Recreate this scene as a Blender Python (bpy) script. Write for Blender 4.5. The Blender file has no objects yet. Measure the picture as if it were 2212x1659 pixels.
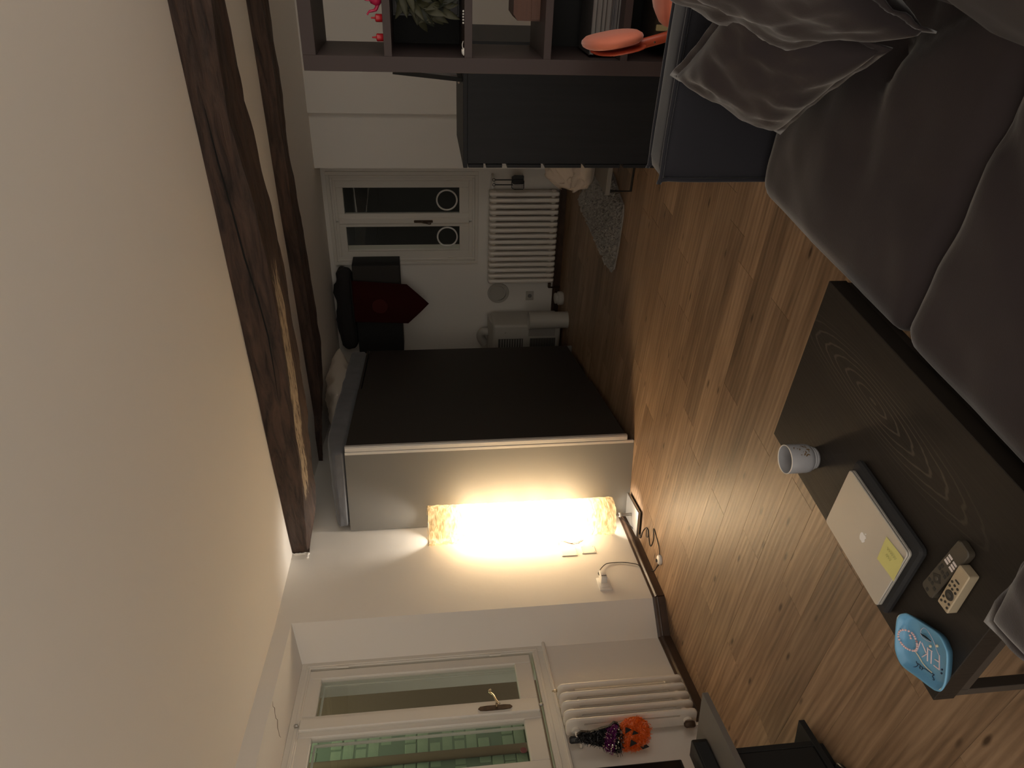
import bpy, bmesh, math, random
from mathutils import Vector, Matrix, noise

C = bpy.context.scene.collection
SC = bpy.context.scene
R = math.radians
PI = math.pi

# ------------------------------------------------------------------ camera
FPX = 1534.1                                   # focal length in pixels of the 2212 px wide frame
PITCH, ROLL, YAW, EYE = R(6.665), R(1.955), R(20.864), 1.53
fw = Vector((-math.sin(YAW)*math.cos(PITCH), math.cos(YAW)*math.cos(PITCH), -math.sin(PITCH)))
r0 = Vector((math.cos(YAW), math.sin(YAW), 0)); d0 = fw.cross(r0)
rt = r0*math.cos(ROLL) + d0*math.sin(ROLL)
dn = d0*math.cos(ROLL) - r0*math.sin(ROLL)
cam_data = bpy.data.cameras.new('camera')
cam = bpy.data.objects.new('camera', cam_data); C.objects.link(cam)
cam_data.sensor_fit = 'HORIZONTAL'; cam_data.sensor_width = 36.0
cam_data.lens = 36.0*FPX/2212.0
cam_data.clip_start = 0.05
# the photograph was taken in portrait and is shown lying on its side: the picture's x axis runs down the room
m3 = Matrix((dn, rt, -fw)).transposed()
cam.matrix_world = Matrix.Translation((0, 0, EYE)) @ m3.to_4x4()
SC.camera = cam

# ------------------------------------------------------------------ world, exposure
w = bpy.data.worlds.new('world'); SC.world = w; w.use_nodes = True
bg = w.node_tree.nodes['Background']
bg.inputs[0].default_value = (1.0, 0.91, 0.80, 1); bg.inputs[1].default_value = 0.56
SC.view_settings.view_transform = 'Standard'
SC.view_settings.look = 'None'
SC.view_settings.gamma = 1.0
SC.view_settings.use_curve_mapping = False
SC.view_settings.exposure = 1.32
BULB_POWER = 9.0
SC.cycles.use_denoising = True
SC.cycles.max_bounces = 10
SC.cycles.diffuse_bounces = 6
SC.cycles.transparent_max_bounces = 12
SC.cycles.sample_clamp_indirect = 4.0
SC.cycles.caustics_reflective = False
SC.cycles.caustics_refractive = False

def plamp(name, loc, power, col, radius, parent=None):
    l = bpy.data.lights.new(name, 'POINT'); l.energy = power; l.color = col; l.shadow_soft_size = radius
    o = bpy.data.objects.new(name, l); C.objects.link(o); o.location = loc
    if parent: o.parent = parent
    return o

# ------------------------------------------------------------------ helpers
def link(name, me, parent=None, loc=None, rotz=0.0):
    o = bpy.data.objects.new(name, me); C.objects.link(o)
    if parent: o.parent = parent
    if loc is not None: o.location = loc
    if rotz: o.rotation_euler = (0, 0, rotz)
    return o

def obj(name, bm, mat, parent=None, smooth=False, loc=None, rotz=0.0, weld=False):
    me = bpy.data.meshes.new(name)
    bmesh.ops.recalc_face_normals(bm, faces=bm.faces[:])
    bm.to_mesh(me); bm.free()
    mats = mat if isinstance(mat, (list, tuple)) else [mat]
    for m in mats: me.materials.append(m)
    if smooth:
        me.polygons.foreach_set('use_smooth', [True]*len(me.polygons))
        if smooth == 'auto':
            me.set_sharp_from_angle(angle=R(38))
    return link(name, me, parent, loc, rotz)

def tag(o, label=None, cat=None, group=None, kind=None):
    if label: o['label'] = label
    if cat: o['category'] = cat
    if group: o['group'] = group
    if kind: o['kind'] = kind
    return o

def thing(name, label, cat, loc=(0, 0, 0), rotz=0.0, group=None, kind=None):
    o = bpy.data.objects.new(name, None); C.objects.link(o)
    o.location = loc; o.rotation_euler = (0, 0, rotz); o.empty_display_size = 0.05
    return tag(o, label, cat, group, kind)

def new(): return bmesh.new()

def box(bm, x0, x1, y0, y1, z0, z1, bev=0.0, M=None, seg=1):
    r = bmesh.ops.create_cube(bm, size=1.0)
    vs = r['verts']
    bmesh.ops.scale(bm, vec=(abs(x1-x0), abs(y1-y0), abs(z1-z0)), verts=vs)
    bmesh.ops.translate(bm, vec=((x0+x1)/2, (y0+y1)/2, (z0+z1)/2), verts=vs)
    if bev > 0:
        es = list({e for v in vs for e in v.link_edges})
        r2 = bmesh.ops.bevel(bm, geom=es, offset=bev, segments=seg, affect='EDGES', profile=0.5)
        vs = list({v for f in r2['faces'] for v in f.verts} | {v for v in vs if v.is_valid})
    if M is not None: bmesh.ops.transform(bm, matrix=M, verts=[v for v in vs if v.is_valid])
    return bm

def Box(*a, **k): return box(new(), *a, **k)

def prism(bm, pts, lift, M=None):
    """polygon pts (3D) extruded along vector lift"""
    lift = Vector(lift)
    a = [bm.verts.new(Vector(p)) for p in pts]; b = [bm.verts.new(Vector(p)+lift) for p in pts]
    n = len(pts)
    bm.faces.new(a); bm.faces.new(b[::-1])
    for i in range(n): bm.faces.new((a[i], b[i], b[(i+1) % n], a[(i+1) % n]))
    return bm

def tube(bm, pts, r, seg=8, closed=False):
    pts = [Vector(p) for p in pts]; n = len(pts); rings = []
    rr = r if isinstance(r, (list, tuple)) else [r]*n
    up = Vector((0.13, 0.27, 0.95)).normalized()
    for i, p in enumerate(pts):
        if closed: d = pts[(i+1) % n]-pts[i-1]
        else: d = pts[min(i+1, n-1)]-pts[max(i-1, 0)]
        d.normalize()
        a = d.cross(up)
        if a.length < 1e-4: a = d.cross(Vector((1, 0, 0)))
        a.normalize(); b = d.cross(a); up = -b if False else up
        rings.append([bm.verts.new(p+(a*math.cos(2*PI*k/seg)+b*math.sin(2*PI*k/seg))*rr[i]) for k in range(seg)])
    m = n if closed else n-1
    for i in range(m):
        A, B = rings[i], rings[(i+1) % n]
        for k in range(seg): bm.faces.new((A[k], A[(k+1) % seg], B[(k+1) % seg], B[k]))
    if not closed:
        bm.faces.new(rings[0][::-1]); bm.faces.new(rings[-1])
    return bm

def Tube(*a, **k): return tube(new(), *a, **k)

def smooth_pts(pts, n=6):
    """Catmull-Rom through the points"""
    P = [Vector(p) for p in pts]; out = []
    for i in range(len(P)-1):
        p0, p1, p2, p3 = P[max(i-1, 0)], P[i], P[i+1], P[min(i+2, len(P)-1)]
        for k in range(n):
            t = k/n
            out.append(0.5*((2*p1)+(p2-p0)*t+(2*p0-5*p1+4*p2-p3)*t*t+(3*p1-p0-3*p2+p3)*t**3))
    out.append(P[-1]); return out

def lathe(bm, prof, seg=32, c=(0, 0, 0), axis='z', cap=True):
    c = Vector(c); rings = []
    for r, h in prof:
        ring = []
        for k in range(seg):
            a = 2*PI*k/seg
            v = (r*math.cos(a), r*math.sin(a), h)
            if axis == 'x': v = (h, r*math.cos(a), r*math.sin(a))
            if axis == 'y': v = (r*math.cos(a), h, r*math.sin(a))
            ring.append(bm.verts.new(Vector(v)+c))
        rings.append(ring)
    for A, B in zip(rings, rings[1:]):
        for k in range(seg): bm.faces.new((A[k], A[(k+1) % seg], B[(k+1) % seg], B[k]))
    if cap:
        bm.faces.new(rings[0][::-1]); bm.faces.new(rings[-1])
    return bm

def Lathe(*a, **k): return lathe(new(), *a, **k)

def fbm(p, s=1.0, o=3):
    return noise.fractal(Vector(p)*s, 1.0, 2.0, o, noise_basis='PERLIN_ORIGINAL')

def puffy(bm, sx, sy, sz, r=0.06, puff=0.03, amp=0.006, freq=5.0, seed=0, n=28, creases=()):
    """soft upholstered block centred on the origin, rounded edges, crowned top, small wrinkles"""
    bmesh.ops.create_cube(bm, size=2.0)
    bmesh.ops.subdivide_edges(bm, edges=bm.edges[:], cuts=n, use_grid_fill=True)
    hx, hy, hz = sx/2, sy/2, sz/2
    off = Vector((seed*7.13, seed*3.7, seed*1.9))
    for v in bm.verts:
        q = v.co.copy()
        # bias the grid to the rims
        q = Vector([math.copysign(abs(a)**0.8, a) for a in q])
        p = Vector((q.x*hx, q.y*hy, q.z*hz))
        inner = Vector((max(-hx+r, min(hx-r, p.x)), max(-hy+r, min(hy-r, p.y)), max(-hz+r*0.95, min(hz-r*0.95, p.z))))
        d = p-inner
        if d.length > 1e-6:
            m = max(abs(d.x), abs(d.y), abs(d.z))
            d = d.normalized()*m
            p = inner+d
        f = (1-abs(q.x)**3)*(1-abs(q.y)**3)
        if q.z > 0: p.z += puff*f*q.z
        else: p.z -= puff*0.3*f*(-q.z)
        g = (1-abs(q.z)**3)
        p.x += math.copysign(1, q.x)*puff*0.35*g*(1-abs(q.y)**4)*abs(q.x)**4
        p.y += math.copysign(1, q.y)*puff*0.35*g*(1-abs(q.x)**4)*abs(q.y)**4
        nn = fbm(p+off, freq, 3)*amp
        for (c0, c1, dep, wid) in creases:      # soft pulled folds on the top
            a, b = Vector(c0), Vector(c1); ab = b-a
            t = max(0, min(1, (p.to_2d()-a).dot(ab)/ab.length_squared))
            dist = (p.to_2d()-(a+ab*t)).length
            if q.z > 0.5: nn -= dep*math.exp(-(dist/wid)**2)*(0.3+0.7*math.sin(PI*min(1, t+0.15)))
        p.z += nn*(1 if q.z > 0 else -0.3); p.x += nn*0.5; p.y += nn*0.4
        v.co = p
    return bm

def pillow(bm, w_, h_, th, seed=0, amp=0.012, n=34, flange=0.014):
    """throw pillow in its own xy plane, pinched corners, wrinkled, with a sewn flange all round"""
    off = Vector((seed*5.1, seed*2.3, 0)); grid = {}
    def f(u, v, s):
        e = max(0.0, (1-abs(u)**2.6))*max(0.0, (1-abs(v)**2.6))
        z = s*th/2*(e**0.42)
        pin = 0.07
        x = u*w_/2*(1-pin*(1-abs(v)**2)*abs(u)); y = v*h_/2*(1-pin*(1-abs(u)**2)*abs(v))
        k = 0.25+0.75*min(1, e*2.0) if e > 0 else 0
        rad = math.atan2(v, u)
        z += s*k*amp*(fbm(Vector((x, y, s))*1.0+off, 6.5, 3)*1.6 + 0.35*math.sin(rad*9+seed+3*fbm(Vector((x, y, 0))+off, 4))*min(1, (u*u+v*v)))
        return Vector((x, y, z))
    for s in (1, -1):
        for i in range(n+1):
            for j in range(n+1):
                u, v = -1+2*i/n, -1+2*j/n
                u = math.copysign(1-(1-abs(u))**1.35, u); v = math.copysign(1-(1-abs(v))**1.35, v)
                if s == -1 and (i in (0, n) or j in (0, n)): grid[(s, i, j)] = grid[(1, i, j)]; continue
                grid[(s, i, j)] = bm.verts.new(f(u, v, s))
    for s in (1, -1):
        for i in range(n):
            for j in range(n):
                q = [grid[(s, i, j)], grid[(s, i+1, j)], grid[(s, i+1, j+1)], grid[(s, i, j+1)]]
                bm.faces.new(q if s == 1 else q[::-1])
    return bm

def pillow_flange(w_, h_, fl=0.016, th=0.005, seed=0):
    bm = new(); n = 22; ring = []
    pin = 0.07
    def P(u, v): return Vector((u*w_/2*(1-pin*(1-v*v)), v*h_/2*(1-pin*(1-u*u)), 0))
    us = [-1+2*i/n for i in range(n)]
    loop = [(u, -1) for u in us]+[(1, u) for u in us]+[(-u, 1) for u in us]+[(-1, -u) for u in us]
    inn, out, low = [], [], []
    for k, (u, v) in enumerate(loop):
        p = P(u, v); d = Vector((u if abs(u) == 1 else 0, v if abs(v) == 1 else 0, 0))
        if abs(u) == 1 and abs(v) == 1: d = Vector((u, v, 0))
        wob = 0.004*math.sin(k*1.3+seed)
        inn.append((bm.verts.new(p-d*0.012+Vector((0, 0, th))), bm.verts.new(p-d*0.012-Vector((0, 0, th)))))
        out.append((bm.verts.new(p+d*fl+Vector((0, 0, th*0.6+wob))), bm.verts.new(p+d*fl+Vector((0, 0, -th*0.6+wob)))))
    m = len(loop)
    for k in range(m):
        a, b = inn[k], inn[(k+1) % m]; c, d = out[k], out[(k+1) % m]
        bm.faces.new((a[0], b[0], d[0], c[0])); bm.faces.new((a[1], c[1], d[1], b[1]))
        bm.faces.new((c[0], d[0], d[1], c[1])); bm.faces.new((a[0], a[1], b[1], b[0]))
    return bm

def frame_from(o_, xdir, ydir):
    x = Vector(xdir).normalized(); y = Vector(ydir); y = (y-x*y.dot(x)).normalized(); z = x.cross(y)
    m = Matrix((x, y, z)).transposed().to_4x4(); m.translation = Vector(o_); return m

# ------------------------------------------------------------------ materials
def mat(name, col, rough=0.6, metal=0.0, spec=0.5, bump=None, var=None, sheen=0.0, coat=0.0, objrand=0.0):
    """var = (colour2, noise scale, contrast);  bump = (scale, strength, (stretch xyz))"""
    m = bpy.data.materials.new(name); m.use_nodes = True; nt = m.node_tree; b = nt.nodes['Principled BSDF']
    b.inputs['Base Color'].default_value = (*col, 1); b.inputs['Roughness'].default_value = rough
    b.inputs['Metallic'].default_value = metal; b.inputs['Specular IOR Level'].default_value = spec
    if sheen: b.inputs['Sheen Weight'].default_value = sheen; b.inputs['Sheen Roughness'].default_value = 0.35
    if coat: b.inputs['Coat Weight'].default_value = coat; b.inputs['Coat Roughness'].default_value = 0.08
    tc = nt.nodes.new('ShaderNodeTexCoord')
    if var:
        nz = nt.nodes.new('ShaderNodeTexNoise'); nz.inputs['Scale'].default_value = var[1]; nz.inputs['Detail'].default_value = 5
        mp = nt.nodes.new('ShaderNodeMapping')
        if len(var) > 3: mp.inputs['Scale'].default_value = var[3]
        nt.links.new(tc.outputs['Object'], mp.inputs[0]); nt.links.new(mp.outputs[0], nz.inputs['Vector'])
        cr = nt.nodes.new('ShaderNodeValToRGB'); c = var[2]
        cr.color_ramp.elements[0].position = 0.5-c; cr.color_ramp.elements[1].position = 0.5+c
        cr.color_ramp.elements[0].color = (*col, 1); cr.color_ramp.elements[1].color = (*var[0], 1)
        nt.links.new(nz.outputs['Fac'], cr.inputs[0]); nt.links.new(cr.outputs[0], b.inputs['Base Color'])
    if bump:
        nz = nt.nodes.new('ShaderNodeTexNoise'); nz.inputs['Scale'].default_value = bump[0]; nz.inputs['Detail'].default_value = 6
        mp = nt.nodes.new('ShaderNodeMapping')
        if len(bump) > 2: mp.inputs['Scale'].default_value = bump[2]
        nt.links.new(tc.outputs['Object'], mp.inputs[0]); nt.links.new(mp.outputs[0], nz.inputs['Vector'])
        bp = nt.nodes.new('ShaderNodeBump'); bp.inputs['Strength'].default_value = bump[1]; bp.inputs['Distance'].default_value = 0.01
        nt.links.new(nz.outputs['Fac'], bp.inputs['Height']); nt.links.new(bp.outputs[0], b.inputs['Normal'])
    return m

WALL = mat('wall_plaster', (0.74, 0.71, 0.66), 0.9, spec=0.15, bump=(9.0, 0.22), var=((0.77, 0.735, 0.68), 1.3, 0.3))
CEIL = mat('ceiling_plaster', (0.84, 0.80, 0.74), 0.92, spec=0.1, bump=(14.0, 0.06))
WINW = mat('white_gloss_paint', (0.70, 0.665, 0.60), 0.42, bump=(40, 0.04))
RADW = mat('radiator_enamel', (0.74, 0.69, 0.62), 0.35)
FLOORB = mat('underlay', (0.10, 0.065, 0.04), 0.9)
BASEB = mat('dark_skirting', (0.045, 0.026, 0.017), 0.35, bump=(25, 0.15, (1, 1, 1)), var=((0.075, 0.045, 0.03), 12, 0.2))
CARC = mat('carcass_grey', (0.20, 0.192, 0.175), 0.55, bump=(120, 0.03))
DOORM = mat('dark_door_panel', (0.026, 0.021, 0.017), 0.6, bump=(150, 0.04))
ALU = mat('aluminium', (0.78, 0.75, 0.70), 0.38, metal=0.55)
CHESTM = mat('black_brown_foil', (0.011, 0.012, 0.015), 0.45, spec=0.22, bump=(60, 0.05, (1, 1, 8)), var=((0.015, 0.016, 0.019), 30, 0.2, (1, 1, 0.05)))
BOOKM = mat('dark_bookcase_foil', (0.058, 0.041, 0.039), 0.5, spec=0.3, bump=(60, 0.05, (0.2, 1, 1)))
VELVET = mat('taupe_velvet', (0.037, 0.0295, 0.0315), 0.85, spec=0.15, sheen=0.5, var=((0.046, 0.037, 0.039), 3.0, 0.25), bump=(300, 0.06))
VELVETDIM = mat('taupe_velvet_dimmed', (0.034, 0.027, 0.028), 0.9, spec=0.1, sheen=0.10, var=((0.042, 0.034, 0.035), 3.0, 0.25), bump=(300, 0.06))  # same velvet, darker with less sheen, to dim the light on the back cushions
VELVETB = mat('blue_grey_velvet', (0.026, 0.026, 0.033), 0.85, spec=0.15, sheen=0.35, var=((0.031, 0.031, 0.038), 3.0, 0.25), bump=(300, 0.06))
BLACK = mat('black_plastic', (0.012, 0.012, 0.012), 0.4)
BLACKM = mat('matt_black', (0.010, 0.010, 0.010), 0.75)
WHITEP = mat('white_plastic', (0.78, 0.76, 0.72), 0.4)
GREYM = mat('bench_grey_foil', (0.16, 0.145, 0.13), 0.45, bump=(80, 0.03))
MATT = mat('grey_mattress_cloth', (0.165, 0.168, 0.180), 0.95, sheen=0.2, bump=(180, 0.15), var=((0.13, 0.133, 0.143), 9, 0.2))
PILW = mat('cream_pillowcase', (0.62, 0.56, 0.48), 0.9, bump=(120, 0.08))
STEEL = mat('brushed_steel', (0.42, 0.405, 0.38), 0.35, metal=0.8)
BRONZE = mat('aged_bronze', (0.10, 0.062, 0.035), 0.45, metal=0.5, var=((0.05, 0.03, 0.02), 40, 0.25))
BRASS = mat('polished_handle', (0.72, 0.60, 0.42), 0.25, metal=0.9)
DARKV = mat('split_black', (0.004, 0.004, 0.004), 0.9)  # near-black for the split line in the front beam
CORAL = mat('coral_fabric', (0.70, 0.205, 0.125), 0.85, sheen=0.4, bump=(260, 0.1))
CORALW = mat('coral_lacquer', (0.46, 0.082, 0.038), 0.35)
REDP = mat('red_glossy', (0.42, 0.012, 0.02), 0.3)
PINKR = mat('pink_red_glass', (0.50, 0.02, 0.08), 0.25)
WALNUT = mat('walnut_brown', (0.13, 0.055, 0.032), 0.55, bump=(30, 0.2, (8, 1, 1)), var=((0.09, 0.036, 0.022), 20, 0.25, (0.3, 3, 3)))
PAGES = mat('page_edges', (0.15, 0.145, 0.14), 0.8, var=((0.24, 0.23, 0.22), 60, 0.3, (0.3, 0.3, 8)))
LEAFM = mat('dark_olive_leaf', (0.028, 0.030, 0.014), 0.6, var=((0.070, 0.066, 0.032), 14, 0.3))
LEAFD = mat('black_green_leaf', (0.020, 0.024, 0.015), 0.6)
REDF = mat('dark_red_felt', (0.068, 0.0042, 0.0034), 0.95, bump=(90, 0.1))
DARKF = mat('dark_folded_cloth', (0.02, 0.018, 0.018), 0.95, bump=(20, 0.4))
BEIGEC = mat('crumpled_beige_cloth', (0.52, 0.45, 0.38), 0.9, bump=(25, 0.4))
SLEEVE = mat('black_neoprene', (0.020, 0.020, 0.022), 0.8, bump=(300, 0.1))
LAPTOP = mat('silver_anodised', (0.66, 0.63, 0.58), 0.42, metal=0.55, var=((0.60, 0.575, 0.53), 5, 0.3))
LOGO = mat('white_logo', (0.95, 0.95, 0.96), 0.15, spec=0.8)
NOTE = mat('yellow_paper', (0.74, 0.70, 0.26), 0.8, bump=(30, 0.1))
PENCIL = mat('pencil_grey', (0.42, 0.40, 0.17), 0.8)
MUGM = mat('grey_stoneware', (0.36, 0.36, 0.38), 0.35, var=((0.33, 0.33, 0.35), 30, 0.3))
MUGRIM = mat('worn_cream_rim', (0.80, 0.74, 0.66), 0.3)
MUGP = mat('brown_motif', (0.15, 0.09, 0.035), 0.5)
TRAYM = mat('sky_blue_melamine', (0.16, 0.40, 0.62), 0.22)
PINK = mat('pink_print', (0.84, 0.68, 0.70), 0.5)
INK = mat('navy_print', (0.02, 0.035, 0.07), 0.5)
BEADP = mat('pink_bead', (0.80, 0.54, 0.53), 0.3)
BEADC = mat('cream_bead', (0.80, 0.70, 0.50), 0.3)
BTN = mat('dark_button', (0.03, 0.026, 0.022), 0.5)
BTNW = mat('white_button', (0.80, 0.72, 0.70), 0.4)
GOLDR = mat('champagne_remote', (0.52, 0.43, 0.30), 0.4, metal=0.3)
BROWNR = mat('dark_brown_remote', (0.072, 0.060, 0.045), 0.4)
ORANGE = mat('orange_tinsel', (0.80, 0.15, 0.012), 0.35, spec=0.8)
TINB = mat('black_tinsel', (0.010, 0.008, 0.010), 0.3, spec=0.8)
TINP = mat('purple_tinsel', (0.17, 0.008, 0.13), 0.3, spec=0.8)
SEQ = mat('silver_sequin', (0.8, 0.75, 0.6), 0.2, metal=0.7)
FURM = mat('grey_sheepskin', (0.37, 0.345, 0.31), 1.0, sheen=0.1, var=((0.24, 0.22, 0.195), 22, 0.25))
MAROON = mat('maroon_disc', (0.16, 0.05, 0.055), 0.4)
BRICKG = mat('green_grey_brick', (0.17, 0.22, 0.15), 0.9, var=((0.24, 0.29, 0.19), 7, 0.3), bump=(25, 0.5))
EXTB = mat('brown_render', (0.13, 0.09, 0.055), 0.9, bump=(20, 0.3))
GREYBACK = mat('grey_print', (0.21, 0.205, 0.21), 0.7)
IKATM = mat('cream_woven', (0.50, 0.42, 0.22), 0.9, bump=(120, 0.3))
IKATD = mat('brown_woven', (0.035, 0.022, 0.014), 0.9)

FARW = mat('shaded_white_plastic', (0.44, 0.42, 0.375), 0.5)  # white plastic with the dimness of the far corner put into its colour
def glass_mat():
    m = bpy.data.materials.new('window_glass'); m.use_nodes = True; nt = m.node_tree; nt.nodes.clear()
    out = nt.nodes.new('ShaderNodeOutputMaterial'); mx = nt.nodes.new('ShaderNodeMixShader')
    tr = nt.nodes.new('ShaderNodeBsdfTransparent'); gl = nt.nodes.new('ShaderNodeBsdfGlossy'); lw = nt.nodes.new('ShaderNodeLayerWeight')
    tr.inputs[0].default_value = (0.93, 0.96, 0.94, 1); gl.inputs['Roughness'].default_value = 0.01
    pw = nt.nodes.new('ShaderNodeMath'); pw.operation = 'POWER'; pw.inputs[1].default_value = 5.0
    ma = nt.nodes.new('ShaderNodeMath'); ma.operation = 'MULTIPLY_ADD'; ma.inputs[1].default_value = 0.9; ma.inputs[2].default_value = 0.035
    nt.links.new(lw.outputs['Facing'], pw.inputs[0]); nt.links.new(pw.outputs[0], ma.inputs[0])
    nt.links.new(ma.outputs[0], mx.inputs[0]); nt.links.new(tr.outputs[0], mx.inputs[1]); nt.links.new(gl.outputs[0], mx.inputs[2])
    nt.links.new(mx.outputs[0], out.inputs[0]); return m
GLASS = glass_mat()

def paper_mat():
    """thin crinkled lampshade paper: part see-through, part diffusing, tinted honey; the bulbs inside light it"""
    m = bpy.data.materials.new('lampshade_paper'); m.use_nodes = True; nt = m.node_tree; nt.nodes.clear()
    N = nt.nodes.new; L = nt.links.new
    out = N('ShaderNodeOutputMaterial')
    tl = N('ShaderNodeBsdfTranslucent'); df = N('ShaderNodeBsdfDiffuse'); tr = N('ShaderNodeBsdfTransparent')
    tc = N('ShaderNodeTexCoord'); mp = N('ShaderNodeMapping'); mp.inputs['Scale'].default_value = (1, 1, 3.2)
    nz = N('ShaderNodeTexNoise'); nz.inputs['Scale'].default_value = 13; nz.inputs['Detail'].default_value = 6; nz.inputs['Distortion'].default_value = 1.2
    L(tc.outputs['Object'], mp.inputs[0]); L(mp.outputs[0], nz.inputs['Vector'])
    cr = N('ShaderNodeValToRGB'); cr.color_ramp.elements[0].position = 0.36; cr.color_ramp.elements[1].position = 0.6
    cr.color_ramp.elements[0].color = (0.34, 0.235, 0.105, 1); cr.color_ramp.elements[1].color = (0.60, 0.47, 0.28, 1)
    L(nz.outputs['Fac'], cr.inputs[0]); L(cr.outputs[0], tl.inputs[0]); df.inputs[0].default_value = (0.75, 0.62, 0.42, 1)
    tr.inputs[0].default_value = (1.0, 0.94, 0.84, 1)
    bp = N('ShaderNodeBump'); bp.inputs['Strength'].default_value = 0.5; bp.inputs['Distance'].default_value = 0.01
    L(nz.outputs['Fac'], bp.inputs['Height']); L(bp.outputs[0], df.inputs['Normal']); L(bp.outputs[0], tl.inputs['Normal'])
    m1 = N('ShaderNodeMixShader'); m1.inputs[0].default_value = 0.35; L(tl.outputs[0], m1.inputs[1]); L(df.outputs[0], m1.inputs[2])
    m2 = N('ShaderNodeMixShader'); m2.inputs[0].default_value = 0.17; L(m1.outputs[0], m2.inputs[1]); L(tr.outputs[0], m2.inputs[2])
    L(m2.outputs[0], out.inputs[0]); return m
PAPER = paper_mat()

def plank_mat():
    m = bpy.data.materials.new('oak_plank'); m.use_nodes = True; nt = m.node_tree; b = nt.nodes['Principled BSDF']
    N = nt.nodes.new; L = nt.links.new
    tc = N('ShaderNodeTexCoord'); oi = N('ShaderNodeObjectInfo')
    add = N('ShaderNodeVectorMath'); add.operation = 'ADD'; mul = N('ShaderNodeVectorMath'); mul.operation = 'SCALE'; mul.inputs['Scale'].default_value = 60
    L(oi.outputs['Random'], mul.inputs[0]); L(tc.outputs['Object'], add.inputs[0]); L(mul.outputs[0], add.inputs[1])
    mp = N('ShaderNodeMapping'); mp.inputs['Scale'].default_value = (1.3, 24, 24); L(add.outputs[0], mp.inputs[0])
    n1 = N('ShaderNodeTexNoise'); n1.inputs['Scale'].default_value = 1.0; n1.inputs['Detail'].default_value = 8; n1.inputs['Roughness'].default_value = 0.62; n1.inputs['Distortion'].default_value = 1.0; L(mp.outputs[0], n1.inputs['Vector'])
    mp2 = N('ShaderNodeMapping'); mp2.inputs['Scale'].default_value = (1.8, 9, 9); L(add.outputs[0], mp2.inputs[0])
    wv = N('ShaderNodeTexWave'); wv.bands_direction = 'Y'; wv.inputs['Scale'].default_value = 1.1; wv.inputs['Distortion'].default_value = 9.0; wv.inputs['Detail'].default_value = 3; wv.inputs['Detail Scale'].default_value = 0.6
    L(mp2.outputs[0], wv.inputs['Vector'])
    mp3 = N('ShaderNodeMapping'); mp3.inputs['Scale'].default_value = (0.9, 3.5, 3.5); L(add.outputs[0], mp3.inputs[0])
    n2 = N('ShaderNodeTexNoise'); n2.inputs['Scale'].default_value = 1.3; n2.inputs['Detail'].default_value = 3; L(mp3.outputs[0], n2.inputs['Vector'])
    mx = N('ShaderNodeMix'); mx.data_type = 'FLOAT'; mx.inputs[0].default_value = 0.13; L(n1.outputs['Fac'], mx.inputs[2]); L(wv.outputs['Fac'], mx.inputs[3])
    mx2 = N('ShaderNodeMix'); mx2.data_type = 'FLOAT'; mx2.inputs[0].default_value = 0.40; L(mx.outputs[0], mx2.inputs[2]); L(n2.outputs['Fac'], mx2.inputs[3])
    cr = N('ShaderNodeValToRGB'); e = cr.color_ramp.elements
    e[0].position = 0.30; e[0].color = (0.115, 0.070, 0.040, 1); e[1].position = 0.68; e[1].color = (0.42, 0.285, 0.180, 1)
    k = e.new(0.48); k.color = (0.25, 0.160, 0.096, 1)
    L(mx2.outputs[0], cr.inputs[0])
    # small knots
    mp4 = N('ShaderNodeMapping'); mp4.inputs['Scale'].default_value = (4.5, 13, 13); L(add.outputs[0], mp4.inputs[0])
    vo = N('ShaderNodeTexVoronoi'); vo.inputs['Scale'].default_value = 0.75; L(mp4.outputs[0], vo.inputs['Vector'])
    kr = N('ShaderNodeValToRGB'); kr.color_ramp.elements[0].position = 0.05; kr.color_ramp.elements[1].position = 0.13
    kr.color_ramp.elements[0].color = (0.28, 0.24, 0.20, 1); kr.color_ramp.elements[1].color = (1, 1, 1, 1); L(vo.outputs['Distance'], kr.inputs[0])
    mk = N('ShaderNodeMix'); mk.data_type = 'RGBA'; mk.blend_type = 'MULTIPLY'; mk.inputs[0].default_value = 1.0
    L(cr.outputs[0], mk.inputs[6]); L(kr.outputs[0], mk.inputs[7])
    hs = N('ShaderNodeHueSaturation'); mr = N('ShaderNodeMapRange'); mr.inputs['To Min'].default_value = 0.82; mr.inputs['To Max'].default_value = 1.16
    L(oi.outputs['Random'], mr.inputs[0]); L(mr.outputs[0], hs.inputs['Value']); L(mk.outputs[2], hs.inputs['Color']); L(hs.outputs[0], b.inputs['Base Color'])
    b.inputs['Roughness'].default_value = 0.46; b.inputs['Specular IOR Level'].default_value = 0.42
    mp5 = N('ShaderNodeMapping'); mp5.inputs['Scale'].default_value = (2.2, 60, 60); L(add.outputs[0], mp5.inputs[0])
    n5 = N('ShaderNodeTexNoise'); n5.inputs['Scale'].default_value = 1; n5.inputs['Detail'].default_value = 4; n5.inputs['Distortion'].default_value = 1.0; L(mp5.outputs[0], n5.inputs['Vector'])
    bp = N('ShaderNodeBump'); bp.inputs['Strength'].default_value = 0.32; bp.inputs['Distance'].default_value = 0.002
    ad = N('ShaderNodeMath'); ad.operation = 'MULTIPLY_ADD'; ad.inputs[1].default_value = 0.35; L(wv.outputs['Fac'], ad.inputs[0]); L(n5.outputs['Fac'], ad.inputs[2])
    L(ad.outputs[0], bp.inputs['Height']); L(bp.outputs[0], b.inputs['Normal'])
    return m
PLANK = plank_mat()

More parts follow.
